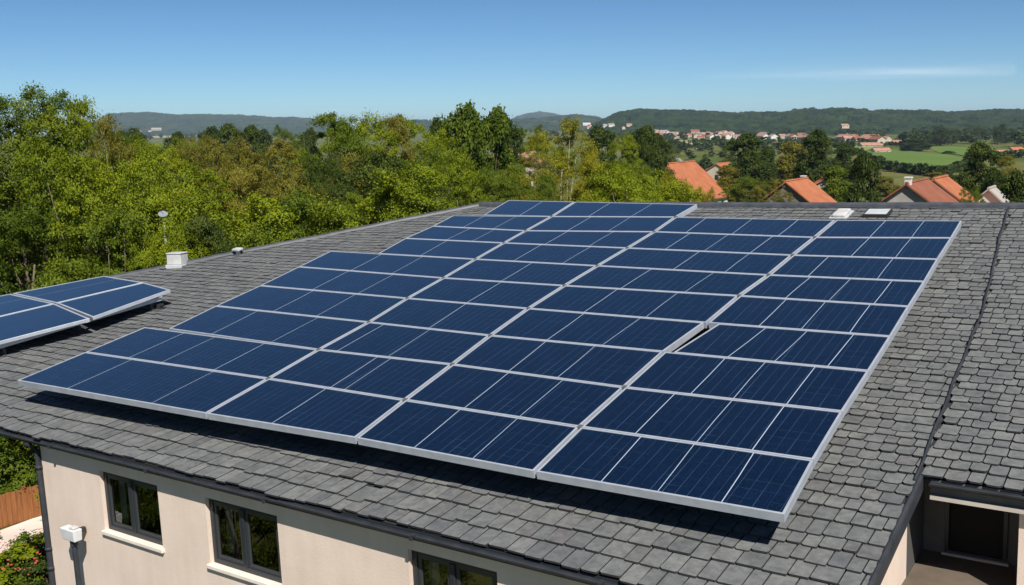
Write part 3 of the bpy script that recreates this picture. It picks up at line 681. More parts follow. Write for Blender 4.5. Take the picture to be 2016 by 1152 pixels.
# loose bracket on the slates in front of the raised array
p = on(316, 607, RH+.03); mb = MB(); Mb = RM @ Matrix.Translation((p[0], p[1], .022)) @ Matrix.Rotation(.5, 4, 'Z')
mb.box(-.09, .09, -.05, .05, 0, .02); mb.box(-.03, .02, -.05, .05, .02, .10); mb.box(.02, .08, -.03, .03, .06, .095); mb.tube([(-.06,0,.02),(-.06,0,.05)], .018, 8)
mb.build('roof_bracket', M['alu_dark'], M=Mb, bevel=.004, label='small dark metal bracket on slates by the corner of the left array', cat='bracket')
# cables in the slot
a, b = on(1318, 690, -.15), on(1390, 640, -.15); mb = MB()
pts = [(a[0]+(b[0]-a[0])*t/8+.02*math.sin(t*2), a[1]+(b[1]-a[1])*t/8, -.13+.025*math.sin(t*1.4)) for t in range(9)]
mb.tube(pts, .012, 6)
mb.build('cable', M['cable'], M=PM, smooth=True, label='loose black cable in the dark slot between two panels', cat='cable')
# roof fittings
def roof_M(px, py, h=.0, rot=0): p = on(px, py, RH); return RM @ Matrix.Translation((p[0], p[1], h)) @ Matrix.Rotation(rot, 4, 'Z')
vent = empty('roof_vent', M=HM @ Matrix.Translation(U(*on(351, 524, RH), .02)) @ Matrix.Rotation(.35, 4, 'Z'), label='white box shaped roof vent near the hip ridge on the left', cat='roof vent')
mb = MB(); mb.add([(-.185,-.16,.03),(.185,-.16,.03),(.185,.16,.03),(-.185,.16,.03),(-.18,-.15,.27),(.18,-.15,.27),(.18,.15,.27),(-.18,.15,.27)], [(0,1,5,4),(1,2,6,5),(2,3,7,6),(3,0,4,7),(4,5,6,7),(0,3,2,1)]); mb.build('vent_box', M['white'], vent, bevel=.015)
mb = MB(); mb.box(-.195,.195,-.165,.165,.271,.30); mb.build('vent_cap', M['white'], vent, bevel=.015)
mb = MB(); mb.box(-.21,.21,-.19,.19,-.06,.029); mb.build('vent_flashing', M['grey_vent'], vent, bevel=.01)
vent = empty('roof_vent', M=roof_M(470, 502, .01), label='tiny white vent cap on the hip ridge, between box vent and large array', cat='roof vent')
mb = MB(); mb.tube([(0,0,-.02),(0,0,.10)], .05, 10); mb.build('vent_pipe', M['white'], vent)
mb = MB(); mb.box(-.11,.11,-.08,.08,.10,.15); mb.build('vent_cap', M['white'], vent, bevel=.01)
vent = empty('roof_vent', M=roof_M(1657, 425, .02), label='white flat roof vent just above the rightmost panels, left of the grey one', cat='roof vent')
mb = MB(); mb.box(-.125,.125,-.22,.22,.0,.07); mb.build('vent_hood', M['white'], vent, bevel=.03)
mb = MB(); mb.box(-.16,.16,-.26,.26,-.012,.012); mb.build('vent_flashing', M['grey_vent'], vent)
sk = empty('skylight', M=roof_M(1728, 424, .02), label='pale grey flat skylight below the ridge, above the rightmost panels', cat='skylight')
mb = MB(); mb.box(-.22,.22,-.2,.2,-.01,.05); mb.build('frame', M['alu_dark'], sk, bevel=.006)
mb = MB(); mb.box(-.19,.19,-.165,.165,.05,.056); mb.build('glazing', M['grey_vent'], sk)
# floodlight box on its pole in front of the wall
x, z = onwall(141, 1050, YW-.22)
fl = empty('floodlight', M=HM @ Matrix.Translation((x, YW-.22, ZG)), label='white box floodlight on a dark pole in front of the beige wall', cat='floodlight')
zl = z-ZG
mb = MB(); mb.tube([(0,.02,0),(0,.02,zl-.16)], .038, 10); mb.tube([(0,.02,zl-.18),(0,.02,zl-.12)], .055, 10); mb.build('pole', M['gutter'], fl, smooth=False)
mb = MB(); mb.add([(-.15,-.06,-.09),(.15,-.06,-.09),(.15,.06,-.09),(-.15,.06,-.09),(-.165,-.075,.08),(.165,-.075,.08),(.165,.065,.08),(-.165,.065,.08)], [(0,3,2,1),(4,5,6,7),(0,1,5,4),(1,2,6,5),(2,3,7,6),(3,0,4,7)])
o = mb.build('lamp_box', noisy('lamp_grey', (.55,.56,.57), (.66,.67,.68), 8, .45), fl, bevel=.012); o.location = (0,0,zl)
mb = MB(); mb.box(.02,.13,-.05,.05,.08,.115); o = mb.build('sensor', M['white'], fl, bevel=.02); o.location = (0,0,zl)
mb = MB(); mb.box(-.03,.03,.08,.2,-.03,.03); o = mb.build('wall_bracket', M['gutter'], fl); o.location = (0,0,zl)

# ------------------------------------------------------------------ tree library
def crown_mesh(name, seed, H, R0, zlo, prof, nl, ncl, nlf, ls, lobe=.30, sig=.22, flat=.5):
    r = np.random.default_rng(seed); C = []; LR = []
    while len(C) < nl:
        t = r.random(); rr = prof(t)
        if r.random() > rr+.15: continue
        a = r.random()*6.283; q = R0*rr*(.25+.55*math.sqrt(r.random()))
        C.append((q*math.cos(a), q*math.sin(a), H*(zlo+(1-zlo)*(.04+.88*t)))); LR.append(R0*lobe*r.uniform(.7, 1.25)*(.55+.45*rr))
    C = np.array(C); LR = np.array(LR); K = nl*ncl
    d = r.normal(size=(K, 3)); d[:, 2] = d[:, 2]*.8+.25; d /= np.linalg.norm(d, axis=1)[:, None]
    cc = np.repeat(C, ncl, 0); out_ = cc.copy(); out_[:, 2] -= H*.55; out_ /= (np.linalg.norm(out_, axis=1)[:, None]+1e-6)
    d = d+out_*.55; d /= np.linalg.norm(d, axis=1)[:, None]
    cl = cc+d*(np.repeat(LR, ncl)*r.uniform(.72, 1.12, K))[:, None]
    n = K*nlf; sg = sig*r.uniform(.6, 1.4, K)
    p = np.repeat(cl, nlf, 0)+r.normal(size=(n, 3))*np.repeat(sg, nlf)[:, None]*np.array([1, 1, flat])
    nm = r.normal(size=(n, 3))*.6+np.repeat(d, nlf, 0)*.6+np.array([0, 0, .45]); nm /= np.linalg.norm(nm, axis=1)[:, None]
    a = np.cross(nm, r.normal(size=(n, 3))); a /= np.linalg.norm(a, axis=1)[:, None]; b = np.cross(nm, a)
    s = ls*r.uniform(.65, 1.35, n)[:, None]
    V = np.stack([p-a*s*.62, p+b*s*.36-nm*s*.1, p+a*s*.62, p-b*s*.36-nm*s*.1], 1).reshape(-1, 3)
    V[:, 2] = np.maximum(V[:, 2], .02)
    V[:, 2] *= H/np.percentile(V[:, 2], 99.95)
    me = bpy.data.meshes.new(name); me.vertices.add(len(V)); me.vertices.foreach_set('co', V.astype('f').ravel())
    me.loops.add(4*n); me.loops.foreach_set('vertex_index', np.arange(4*n, dtype='i')); me.polygons.add(n); me.polygons.foreach_set('loop_start', np.arange(0, 4*n, 4, dtype='i'))
    me.update(calc_edges=True); me.validate()
    return me, C
def trunk_mesh(name, seed, H, C, rad, material, ztop=.8):
    r = random.Random(seed); mb = MB(); n = 7; pts = [(r.gauss(0,.05)*k, r.gauss(0,.05)*k, H*ztop*k/n) for k in range(n+1)]
    mb.tube(pts, [rad*(1.35 if k == 0 else 1-.8*k/n) for k in range(n+1)], 8)
    for c in r.sample(list(C), min(len(C), 12)):
        k = max(1, min(n-1, int(n*.75*(c[2]/H)))); b = Vector(pts[k]); e = Vector(c); mid = b.lerp(e, .5)+Vector((r.gauss(0,.2), r.gauss(0,.2), -.25)); rr = rad*(1-.8*k/n)*.6
        mb.tube([b, mid, e], [rr, rr*.6, rr*.25], 5)
    me = bpy.data.meshes.new(name); me.from_pydata([tuple(v) for v in mb.v], [], mb.f); me.materials.append(material); me.polygons.foreach_set('use_smooth', [True]*len(me.polygons)); me.update(); return me
rnd = lambda t: math.sqrt(max(0, 1-((t-.42)/.6)**2))
ovl = lambda t: math.sqrt(max(0, 1-((t-.38)/.64)**2))*.9
tall = lambda t: (math.sqrt(max(0, 1-((t-.4)/.62)**2)))*(1-.35*t)
con = lambda t: max(.12, (1-t)**.75)*(.6+.4*min(1, t*5))
KIND = {}
def proto(key, n_var, H, R0, zlo, prof, nl, ncl, nlf, ls, bark='bark', rad=.22, **k):
    KIND[key] = []
    for v in range(n_var):
        me, C = crown_mesh(key+'_crown', hash_(key)+v*17, H, R0, zlo, prof, nl, ncl, nlf, ls, **k)
        KIND[key].append((me, trunk_mesh(key+'_trunk', v+3, H, C, rad, M[bark]), H, R0))
def hash_(s): return sum(ord(c)*(i+1) for i, c in enumerate(s))
proto('round', 2, 12, 4.8, .10, rnd, 22, 20, 165, .09, lobe=.40, sig=.21)
proto('airy', 2, 14, 4.6, .12, tall, 40, 10, 165, .09, lobe=.27, sig=.24)
proto('oval', 1, 13, 4.4, .08, ovl, 26, 19, 150, .095, lobe=.38, sig=.21)
proto('sparse', 1, 12, 4.4, .22, rnd, 34, 10, 120, .095, bark='pale_bark', rad=.17, lobe=.24, sig=.26)
proto('conical', 1, 14, 3.6, .05, con, 44, 12, 76, .135, lobe=.26)
proto('dense', 1, 12, 4.6, .06, ovl, 40, 15, 52, .27, lobe=.30, sig=.32)
proto('shrub', 1, 3, 1.7, .02, rnd, 12, 14, 40, .12, rad=.06, sig=.13)
_crowns = {}
def crown_of(kind, var, leaf):
    k = (kind, var, leaf)
    if k not in _crowns:
        me = KIND[kind][var][0].copy(); me.materials.clear(); me.materials.append(LEAF[leaf]); _crowns[k] = me
    return _crowns[k]
def plant(kind, leaf, loc, h, wd=None, name='broadleaf_tree', label=None, cat='tree', group=None, var=None):
    P = KIND[kind]; var = random.randrange(len(P)) if var is None else var % len(P)
    me, tm_, H, R0 = P[var]; s = h/H; sw = wd/(2*R0) if wd else s*random.uniform(.9, 1.1)
    r = empty(name, loc, label=label, cat=cat, group=group); r.rotation_euler = (0, 0, random.random()*6.28); r.scale = (sw, sw, s)
    for nm, d in (('crown', crown_of(kind, var, leaf)), ('trunk', tm_)):
        o = bpy.data.objects.new(nm, d); COL.objects.link(o); o.parent = r
    return r
def tree_at(px, ptop, d, kind, leaf, wpx=None, label=None, name='broadleaf_tree', group=None, var=None, cat='tree'):
    t = at(px, ptop, d); z = float(gz(t[0], t[1])); h = max(2.0, t[2]-z)
    wd = None if wpx is None else wpx*1.2*d/F_PX
    return plant(kind, leaf, (t[0], t[1], z-.05), h, wd, name, label, cat, group, var)
W = 'trees of the wood behind the roof'
TR = [  # px of the top, py of the top, distance, kind, leaf colour, crown width px, label
 (70,166,44,'airy','green',250,'tall airy green tree with ragged top, highest at the left'),
 (5,185,46,'airy','green',200,'airy green tree cut by the left edge of the picture'),
 (140,190,44,'airy','bright',190,'thin topped yellow-green tree right of the highest left tree'),
 (190,225,42,'sparse','olive',150,'slim olive tree stepping down from the tall left trees'),
 (40,290,42,'round','green',270,'leafy green tree low at the left edge, in front of the tall ones'),
 (150,270,38,'round','bright',260,'bright yellow-green tree left of the pale dish'),
 (250,300,36,'round','bright',250,'bright leafy tree standing above the pale dish'),
 (335,428,30.5,'round','bright',190,'low bright tree right under the pale dish'),
 (350,305,44,'round','bright',230,'rounded bright tree right of the pale dish'),
 (235,262,60,'airy','green',110,'narrow green tree spire against the far blue hill'),
 (60,400,38,'round','green',300,'bright foreground tree just beyond the raised left array'),
 (215,410,31,'oval','green',240,'dense green tree behind the white box vent'),
 (400,420,31,'oval','dark',180,'dark shaded tree above the hip ridge, right of the box vent'),
 (310,285,66,'round','bright',150,'small bright treetop below the far blue hill'),
 (300,267,86,'round','bright',140,'bright treetop closing the gap under the long pale building'),
 (350,270,80,'round','green',130,'green treetop between the pale building and the dark far trees'),
 (398,266,96,'round','olive',120,'olive treetop in front of the dark far trees in a row'),
 (380,280,70,'round','olive',150,'olive treetop left of the brown crowns'),
 (455,268,56,'round','olive',170,'brownish olive tree in the middle of the left wood'),
 (520,272,54,'round','olive',185,'broad brown-green tree left of the tall dark group'),
 (590,292,58,'round','bright',130,'yellow-green tree touching the tall dark group on its left'),
 (460,325,46,'round','olive',190,'sparse brownish tree with bare twigs, centre of the left wood'),
 (560,330,46,'round','olive',190,'olive tree below the brown crowns'),
 (520,420,38,'round','green',200,'bright shrubby tree above the hip ridge'),
 (600,410,40,'round','green',150,'yellow-green bushy tree above the roof, left of the dark trunk'),
 (565,246,105,'round','green',70,'small pale round tree between dark far trees'),
 (262,252,210,'dense','dark',60,'dark round far tree left of the long pale building'),
 (240,256,215,'dense','dark',50,'leftmost dark far tree below the blue hill'),
 (345,259,240,'dense','dark',50,'low dark far tree under the long pale building'),
 (415,249,200,'dense','dark',60,'leftmost of the dark far trees in a row'),
 (448,243,205,'dense','dark',64,'tallest of the dark far trees in a row'),
 (488,246,210,'dense','dark',60,'third of the dark far trees in a row'),
 (518,254,215,'dense','dark',45,'rightmost of the dark far trees in a row'),
 (608,252,190,'dense','dark',50,'dark far tree just left of the tall central group'),
 (655,222,56,'oval','green',169,'tall green tree at the left of the central tree group'),
 (715,222,60,'round','bright',195,'tall yellow-green tree in the central tree group'),
 (770,226,62,'airy','olive',156,'tall olive tree in the central tree group'),
 (825,225,66,'round','bright',156,'bright tall tree left of the highest central trees'),
 (870,232,76,'dense','dark',80,'dark slim tree left of the highest central trees'),
 (912,203,74,'dense','green',120,'highest rounded green tree in the centre of the picture'),
 (968,211,78,'dense','green',110,'slightly lower round tree right of the highest central tree'),
 (1001,224,88,'dense','dark',70,'narrow dark tree at the right end of the central group'),
 (645,300,46,'round','dark',130,'dark dense tree under the left of the central group'),
 (705,300,48,'sparse','olive',170,'brown twiggy tree with bare pale branches in the central group'),
 (690,380,36,'oval','green',150,'green bushy tree above the roof edge, left centre'),
 (790,318,50,'round','dark',170,'mid green tree below the tall central trees'),
 (760,390,40,'round','bright',160,'bright lime tree low above the top of the panels'),
 (850,290,56,'round','green',140,'green tree in front of the highest central tree'),
 (900,300,50,'round','bright',170,'bright yellow-green tree below the highest central tree'),
 (960,330,58,'round','green',150,'lime green tree behind the roof corner'),
 (1010,320,72,'round','green',130,'soft green tree left of the pale branched tree'),
 (1045,300,95,'round','olive',110,'olive tree beside the small house among the trees'),
 (1045,246,150,'round','green',90,'small round green treetop under the far peak'),
 (1085,275,110,'round','bright',90,'small bright tree behind the pale branched tree'),
 (1110,230,64,'sparse','yellow',150,'tall yellow-green tree with pale forked branches showing'),
 (1070,340,58,'airy','green',110,'green tree left of the pale forked branches'),
 (1165,300,60,'round','yellow',110,'olive tree right of the pale forked branches'),
 (1185,247,150,'dense','dark',80,'dark round tree before the white village houses'),
 (1232,262,100,'round','bright',80,'yellow-green round tree left of the dark pair'),
 (1262,247,140,'dense','dark',90,'dark tall tree left of the orange roof in the valley'),
 (1270,276,110,'dense','dark',50,'low dark round tree beside the yellow-green one'),
 (1300,262,150,'dense','dark',50,'dark tree right end of the pair before the village'),
 (1215,315,62,'airy','bright',110,'olive tree left of the orange roof, above the panels'),
 (1255,325,58,'round','bright',110,'bright bushy tree left of the large orange roof'),
 (1300,335,60,'dense','bright',100,'olive green tree overlapping the left of the orange roof'),
 (1345,338,52,'round','yellow',112,'yellowing tree in front of the large orange roof'),
 (1745,347,210,'dense','olive',40,'olive bush tree between the dark oval tree and the grey gabled house'),
 (1735,388,110,'round','green',46,'green bush low beside the dark oval tree'),
 (1842,338,260,'dense','olive',36,'small olive tree above the red brown roof'),
 (1875,343,230,'dense','dark',44,'dark bush tree right above the orange roof end'),
 (1540,372,110,'round','olive',50,'olive bush hiding the left of the small dark gable'),
 (1385,368,55,'round','yellow',60,'small yellow bush tree below the large orange roof'),
 (1468,262,175,'dense','dark',85,'large dark tree right of the large orange roof'),
 (1510,288,185,'dense','dark',40,'narrow dark pointed tree beside the large dark one'),
 (1432,325,160,'dense','olive',60,'grey-green bush tree right of the large orange roof'),
 (1470,345,120,'round','green',90,'green leafy tree between the two orange roofs'),
 (1515,350,115,'round','olive',60,'olive bush left of the small orange roofed house'),
 (1560,278,200,'dense','olive',70,'pale olive tree left of the dark conical tree'),
 (1610,254,155,'dense','dark',70,'tall dark conical tree above the small orange roofed house'),
 (1665,283,230,'dense','dark',50,'dark oval tree left of the green field'),
 (1645,325,150,'dense','green',60,'pale green tree between the conical and round dark trees'),
 (1704,300,88,'dense','dark',76,'large dark oval tree between the two tile roofed houses'),
 (1935,279,130,'dense','dark',75,'large dark pointed tree at the right of the field'),
 (1985,305,125,'airy','olive',60,'olive airy tree near the right picture edge'),
 (1965,330,110,'dense','dark',60,'low dark tree beside the white gabled house'),
 (2008,335,80,'dense','dark',80,'dark tree cut by the right edge of the picture'),
 (1915,365,85,'round','green',50,'small green bush tree right of the red brown roof'),
 (1955,392,70,'round','bright',60,'bright bush behind the ridge, near the right edge'),
 (1808,272,800,'dense','dark',44,'dark round tree on the upper edge of the green field'),
 (1787,280,800,'dense','dark',26,'smaller dark tree left on the upper edge of the field'),
 (1762,321,400,'oval','dark',12,'small dark pointed shrub on the lower field edge'),
 (1785,327,400,'dense','dark',28,'low dark bush on the lower field edge'),
 (1868,303,680,'dense','dark',22,'low dark bush in the middle of the green field'),
]
for t in TR: tree_at(*t[:6], label=t[6], group=W, name={'conical': 'conical_tree'}.get(t[3], 'broadleaf_tree'))
# crowns filling the wood between those
for k in range(62):
    px = random.uniform(-120, 1300); d = random.uniform(31, 120)
    if px < 170: d = max(d, 42)
    top = 330+random.uniform(-30, 90)-(d-30)*.55+(20 if px > 900 else 0); top = max(top, 272 if px < 620 else 250)
    if px < 640 and d < 45: top = max(top, 330)
    if 360 < px < 660: top = max(top, 375); d = min(d, 60)
    tree_at(px, top, d, random.choice(['round','round','oval','airy']), random.choice(['bright','green','green','bright','dark','green']), label='leafy tree among the crowded crowns of the wood behind the roof', group='trees filling the wood')
# trees scattered over the valley
def valley(n, x0, x1, y0, y1, hmin, hmax, group, label, leafs=('dark','dark','green','olive'), avoid=()):
    for k in range(n):
        for _ in range(20):
            px, py = random.uniform(x0, x1), random.uniform(y0, y1)
            if not any(a < px < b and c < py < d_ for a, b, c, d_ in avoid): break
        p = gpoint(px, py); h = random.uniform(hmin, hmax)
        plant(random.choice(['round','oval','round','conical']) , random.choice(leafs), tuple(p), h, h*random.uniform(.75, 1.15), label=label, group=group)
FIELD = [(1690,1920,290,346), (1820,2000,285,314), (1335,1375,318,400)]
valley(26, 1290, 2050, 300, 345, 5, 9, 'trees scattered in the near valley', 'small tree scattered among houses and fields in the valley', ('green','dark','olive','bright'), avoid=FIELD)
valley(14, 1840, 2080, 281, 288, 13, 18, 'trees of the dark strip behind the field', 'dark tree in the strip of wood behind the green field', ('dark',))
# the far belts, hedges and copses nobody could count: one mass of small leafy crowns
_me, _c = crown_mesh('far_crown', 5, 1., .42, .02, rnd, 9, 7, 5, .17, lobe=.34, sig=.07)
_cv = np.zeros(len(_me.vertices)*3, 'f'); _me.vertices.foreach_get('co', _cv); _cv = _cv.reshape(-1, 3); bpy.data.meshes.remove(_me)
FV = []
def belt(n, x0, x1, y0, y1, h0, h1):
    for k in range(n):
        for _ in range(20):
            px, py = random.uniform(x0, x1), random.uniform(y0, y1)
            if not any(a < px < b and c < py < d_ for a, b, c, d_ in FIELD): break
        p = gpoint(px, py, 1900 if px > 1150 else 4500); h = random.uniform(h0, h1); a = random.random()*6.28; w_ = h*random.uniform(.85, 1.5); ca, sa = math.cos(a)*w_, math.sin(a)*w_
        FV.append(np.stack([_cv[:,0]*ca-_cv[:,1]*sa+p[0], _cv[:,0]*sa+_cv[:,1]*ca+p[1], _cv[:,2]*h+p[2]-.3], 1))
belt(110, 170, 660, 262, 277, 8, 14); belt(60, 640, 1180, 258, 272, 8, 14)
belt(150, 1150, 2080, 262, 276, 7, 13); belt(130, 1280, 1720, 276, 300, 4, 9); belt(110, 1780, 2080, 268, 290, 7, 14); belt(60, 1290, 1720, 300, 340, 2.5, 5.5)
for row in ((1500,280,1700,276),(1330,290,1480,284),(1600,306,1700,301),(1720,288,1830,284),(1690,298,1745,336),(1745,336,1850,349),(1850,349,1910,330),(1905,316,2010,310)):
    for t_ in np.linspace(0, 1, 26): belt(1, *sorted((row[0]+(row[2]-row[0])*t_, row[0]+(row[2]-row[0])*t_+2)), *sorted((row[1]+(row[3]-row[1])*t_, row[1]+(row[3]-row[1])*t_+.6)), 2.2, 4.5)
FV = np.concatenate(FV); nq = len(FV)//4
me = bpy.data.meshes.new('far_trees'); me.vertices.add(len(FV)); me.vertices.foreach_set('co', FV.astype('f').ravel()); me.loops.add(4*nq); me.loops.foreach_set('vertex_index', np.arange(4*nq, dtype='i')); me.polygons.add(nq); me.polygons.foreach_set('loop_start', np.arange(0, 4*nq, 4, dtype='i')); me.update(calc_edges=True)
me.materials.append(leafmat('far_leaf', (.026,.045,.014), (.060,.088,.020), (.115,.130,.034))); o = bpy.data.objects.new('far_trees', me); COL.objects.link(o); o['kind'] = 'stuff'

# ------------------------------------------------------------------ houses of the valley
def gable(name, loc, yaw, Lr, Wd, hw, hr, wall, roofm, label, ov=.35, gablem=None, chim=None, far=True, group=None, slopem=None):
    """house with a gabled roof: ridge along local x, walls, roof slab with overhang and thickness, windows"""
    Mw = Matrix.Translation(loc) @ Matrix.Rotation(yaw, 4, 'Z'); root = empty(name, M=Mw, label=label, cat='house', group=group)
    mb = MB(); x, y = Lr/2, Wd/2
    mb.add([(-x,-y,-1),(x,-y,-1),(x,y,-1),(-x,y,-1),(-x,-y,hw),(x,-y,hw),(x,y,hw),(-x,y,hw),(-x,0,hw+hr),(x,0,hw+hr)], [(0,1,5,4),(2,3,7,6),(1,2,6,9,5),(3,0,4,8,7)]); mb.m = [0, 0, 1, 1]
    mb.build('wall', [wall, gablem or wall], root)
    t = .16; k = hr/y; mb = MB(); xo, yo = x+ov, y+ov; ze = hw+hr-k*yo
    for s in (-1, 1):
        a = [(-xo,0,hw+hr+.03),(xo,0,hw+hr+.03),(xo,s*yo,ze+.03),(-xo,s*yo,ze+.03)]; b = [(p[0],p[1],p[2]+t) for p in a]
        fs = [(0,1,2,3),(7,6,5,4),(1,5,6,2),(2,6,7,3),(3,7,4,0)]
        mb.add(a+b, fs if s < 0 else [f[::-1] for f in fs], 0 if s < 0 else (1 if slopem else 0))
    rf = mb.build('roof', [roofm, slopem or roofm], root)
    mb = MB(); mb.tube([(-xo,0,hw+hr+.03+t),(xo,0,hw+hr+.03+t)], .14, 6); mb.build('ridge_tiles', roofm, rf)
    if chim:
        cx, cy = chim; zc = hw+hr-k*abs(cy); mb = MB(); mb.box(cx-.28,cx+.28,cy-.25,cy+.25,zc-.4,zc+.6); mb.box(cx-.34,cx+.34,cy-.31,cy+.31,zc+.6,zc+.72); mb.build('chimney', M['wall_white'], rf)
    for sx in (-.28, .28):
        mb = MB(); mb.box(sx*Lr-.45, sx*Lr+.45, -y-.03, -y+.05, hw*.35, hw*.75); mb.build('window', M['anthracite'], root)
    mb = MB(); mb.box(-x-.03,-x+.05,-.45,.45,hw*.4,hw*.8); mb.build('window', M['anthracite'], root)
    return root
def house_at(px, py, d, yaw, Lr, Wd, hr, wall, roofm, label, name='tiled_house', hw=None, drop=8, **k):
    """px, py = image point of the ridge end nearest the camera side (local -x end)"""
    base = None
    if d is None:
        base = spot(px, py+drop); d = math.hypot(base[0], base[1])
    p = at(px, py, d); ca, sa = math.cos(yaw), math.sin(yaw); c = p[:2]+np.array([ca, sa])*(Lr/2+.35)
    z = float(gz(*c)) if base is None else float(base[2]); hw = max(1.2, p[2]-z-hr-.2)
    return gable(name, (c[0], c[1], z), yaw, Lr, Wd, hw, hr, wall, roofm, label, **k)
YW_ = math.atan2(.82, .57)
house_at(1303, 323, 150, YW_, 11, 12.0, 5.0, M['wall_white'], M['tile'], 'house with a large plain orange tile roof behind yellowing trees')
house_at(1546, 357, 118, YW_, 7.2, 6.8, 2.6, M['wall_white'], M['tile'], 'small house with orange roof and dark gable, left of the dark oval tree', gablem=mat('painted_shade_gable', (.17,.145,.12), .9), chim=(3.3, .3))  # gable end darkened in colour to paint its shaded side
house_at(1784, 361, 92, YW_, 7.6, 8.6, 3.2, M['wall_white'], M['tile_dark'], 'grey gabled house with red brown roof just beyond the ridge', gablem=M['wall_grey'], chim=(-3.4, 0))
house_at(1838, 352, 101, YW_, 5.4, 8.4, 3.2, M['wall_white'], M['tile'], 'orange roofed house joined behind the grey gabled house')
house_at(1946, 371, 105, YW_, 3, 2.8, 1.3, M['wall_white'], M['wall_grey'], 'small white gabled house with grey roof near the right edge', name='garden_house')
for (px, py, d, yaw, l_, w_, wl, rf, lab) in [
  (1410,322,260,1.0,9,7,'wall_cream','tile','small orange roof just right of the large orange roof'),
  (1462,332,230,.7,9,7,'wall_white','tile_pink','pink roofed house in front of the large dark tree'),
  (1622,352,150,1.4,5,5,'wall_grey','tile','little orange roof behind the small dark gabled house'),
  (1525,335,200,.4,7,6,'wall_cream','tile_pink','faded roof house left of the dark conical tree'),
  (1693,281,None,.2,20,7,'wall_cream','tile_pink','long low building with faded red roof above the field'),
  (1756,277,None,.3,10,8,'wall_white','tile_pink','white house with red roof at the top of the field'),
  (1718,292,None,.1,12,6,'wall_white','tile_pink','pale house with faded roof at the corner of the field'),
  (1988,292,None,.3,9,6,'wall_cream','tile','red roofed house at the right picture edge'),
  (1960,299,None,.3,8,5,'wall_cream','tile_pink','low faded roof farmhouse right of the tall pointed tree'),
  (1005,299,130,.8,4,4,'wall_cream','tile_pink','house half hidden among the trees in the centre'),
  (735,335,75,.6,7,6,'wall_cream','tile_pink','pinkish house wall hidden behind twiggy trees'),
  (1368,287,None,.2,9,5,'wall_white','tile_pink','small white building beside the lane left of the large dark tree'),
  (1147,242,None,.1,30,14,'wall_white','wall_white','long white block on the hill foot above the dark round tree'),
  (298,252,None,.1,46,14,'wall_grey','wall_cream','long pale building below the far blue hill'),
  (1655,244,None,.2,14,10,'wall_cream','tile_pink','pale house standing in the wooded hill')]:
    house_at(px, py, d, yaw, l_, w_, drop=5 if w_ > 11 else 8, hr=min(w_*.3, 2.8), wall=M[wl], roofm=M[rf], label=lab)
# village: small plain houses, too far away to show parts
def tiny(wall, roofm):
    mb = MB(); x, y, h, r_ = 5.5, 4, 4.2, 2.3
    mb.add([(-x,-y,-2),(x,-y,-2),(x,y,-2),(-x,y,-2),(-x,-y,h),(x,-y,h),(x,y,h),(-x,y,h),(-x,0,h+r_),(x,0,h+r_)], [(0,1,5,4),(2,3,7,6),(1,2,6,9,5),(3,0,4,8,7)], 0)
    xo, yo, k = x+.4, y+.4, r_/y
    mb.add([(-xo,-yo,h-.2),(xo,-yo,h-.2),(xo,0,h+r_+.1),(-xo,0,h+r_+.1),(xo,yo,h-.2),(-xo,yo,h-.2)], [(0,1,2,3),(3,2,4,5)], 1)
    for sx in (-3, 0, 3): mb.box(sx-.5, sx+.5, -y-.06, -y+.02, 1.5, 3, 2)
    me = bpy.data.meshes.new('village_house'); me.from_pydata([tuple(v) for v in mb.v], [], mb.f)
    for m_ in (wall, roofm, M['anthracite']): me.materials.append(m_)
    me.polygons.foreach_set('material_index', mb.m); return me
TINY = [tiny(M['wall_white'], M['tile_pink']), tiny(M['wall_cream'], M['tile_pink']), tiny(M['wall_white'], M['tile_grey']), tiny(M['wall_cream'], M['tile_dark']), tiny(M['wall_pink'], M['tile_pink'])]
for (x0, x1, y0, y1, n, sc, where) in [(1150,1245,248,255,6,.75,'on the rise left of the wooded hill'),(1285,1345,262,274,12,1.2,'in the village left of the dark trees'),(1345,1400,264,276,14,1.1,'in the village below the wooded hill'),(1405,1450,264,278,9,1.1,'beside the large dark valley tree'),
     (1500,1590,268,278,16,1.1,'in the terrace right of the large dark tree'),(1650,1750,270,286,12,1.0,'above the green field'),(1780,1830,276,284,4,1.0,'by the wooded strip'),(220,520,255,262,7,1.1,'below the far blue hill')]:
    for k in range(n):
        p = spot(random.uniform(x0, x1), random.uniform(y0, y1))
        o = bpy.data.objects.new('village_house', random.choice(TINY)); COL.objects.link(o); o.location = tuple(p); o.rotation_euler = (0, 0, random.choice([.1, .3, 1.6, 1.9])+random.gauss(0,.12)); s = sc*random.uniform(.8, 1.2); o.scale = (s*random.uniform(.9,1.5), s, s)
        tag(o, f'tiny pale village house with tiled roof {where}', 'house', f'village houses {where}')

# ------------------------------------------------------------------ garden at the lower left
patch('patio', [(-60,1062),(0,1046),(60,1024),(130,1000),(150,1095),(60,1085),(0,1110),(-60,1130)], M['paving'], .03, kind='structure')
def fence(p0, p1, h, label):
    a, b = gpoint(*p0), gpoint(*p1); d = b[:2]-a[:2]; ln = float(np.hypot(*d)); yaw = math.atan2(d[1], d[0])
    root = empty('garden_fence', M=Matrix.Translation((a[0], a[1], float(gz(a[0], a[1])))) @ Matrix.Rotation(yaw, 4, 'Z'), label=label, cat='fence')
    mb = MB(); x = 0
    while x < ln:
        wd = .17; hh = h+random.gauss(0,.012); mb.box(x+.004, x+wd-.004, -.012+random.gauss(0,.003), .012, .02, hh); x += wd
    mb.build('boards', M['timber'], root)
    mb = MB(); mb.box(0, ln, .013, .06, .2, .28); mb.box(0, ln, .013, .06, h*.75, h*.75+.08); mb.build('rail', M['timber'], root)
    for k in range(int(ln/2)+1):
        mb = MB(); mb.box(k*2-.05, k*2+.05, .062, .16, -.2, h+.05); mb.build('post', M['timber'], root)
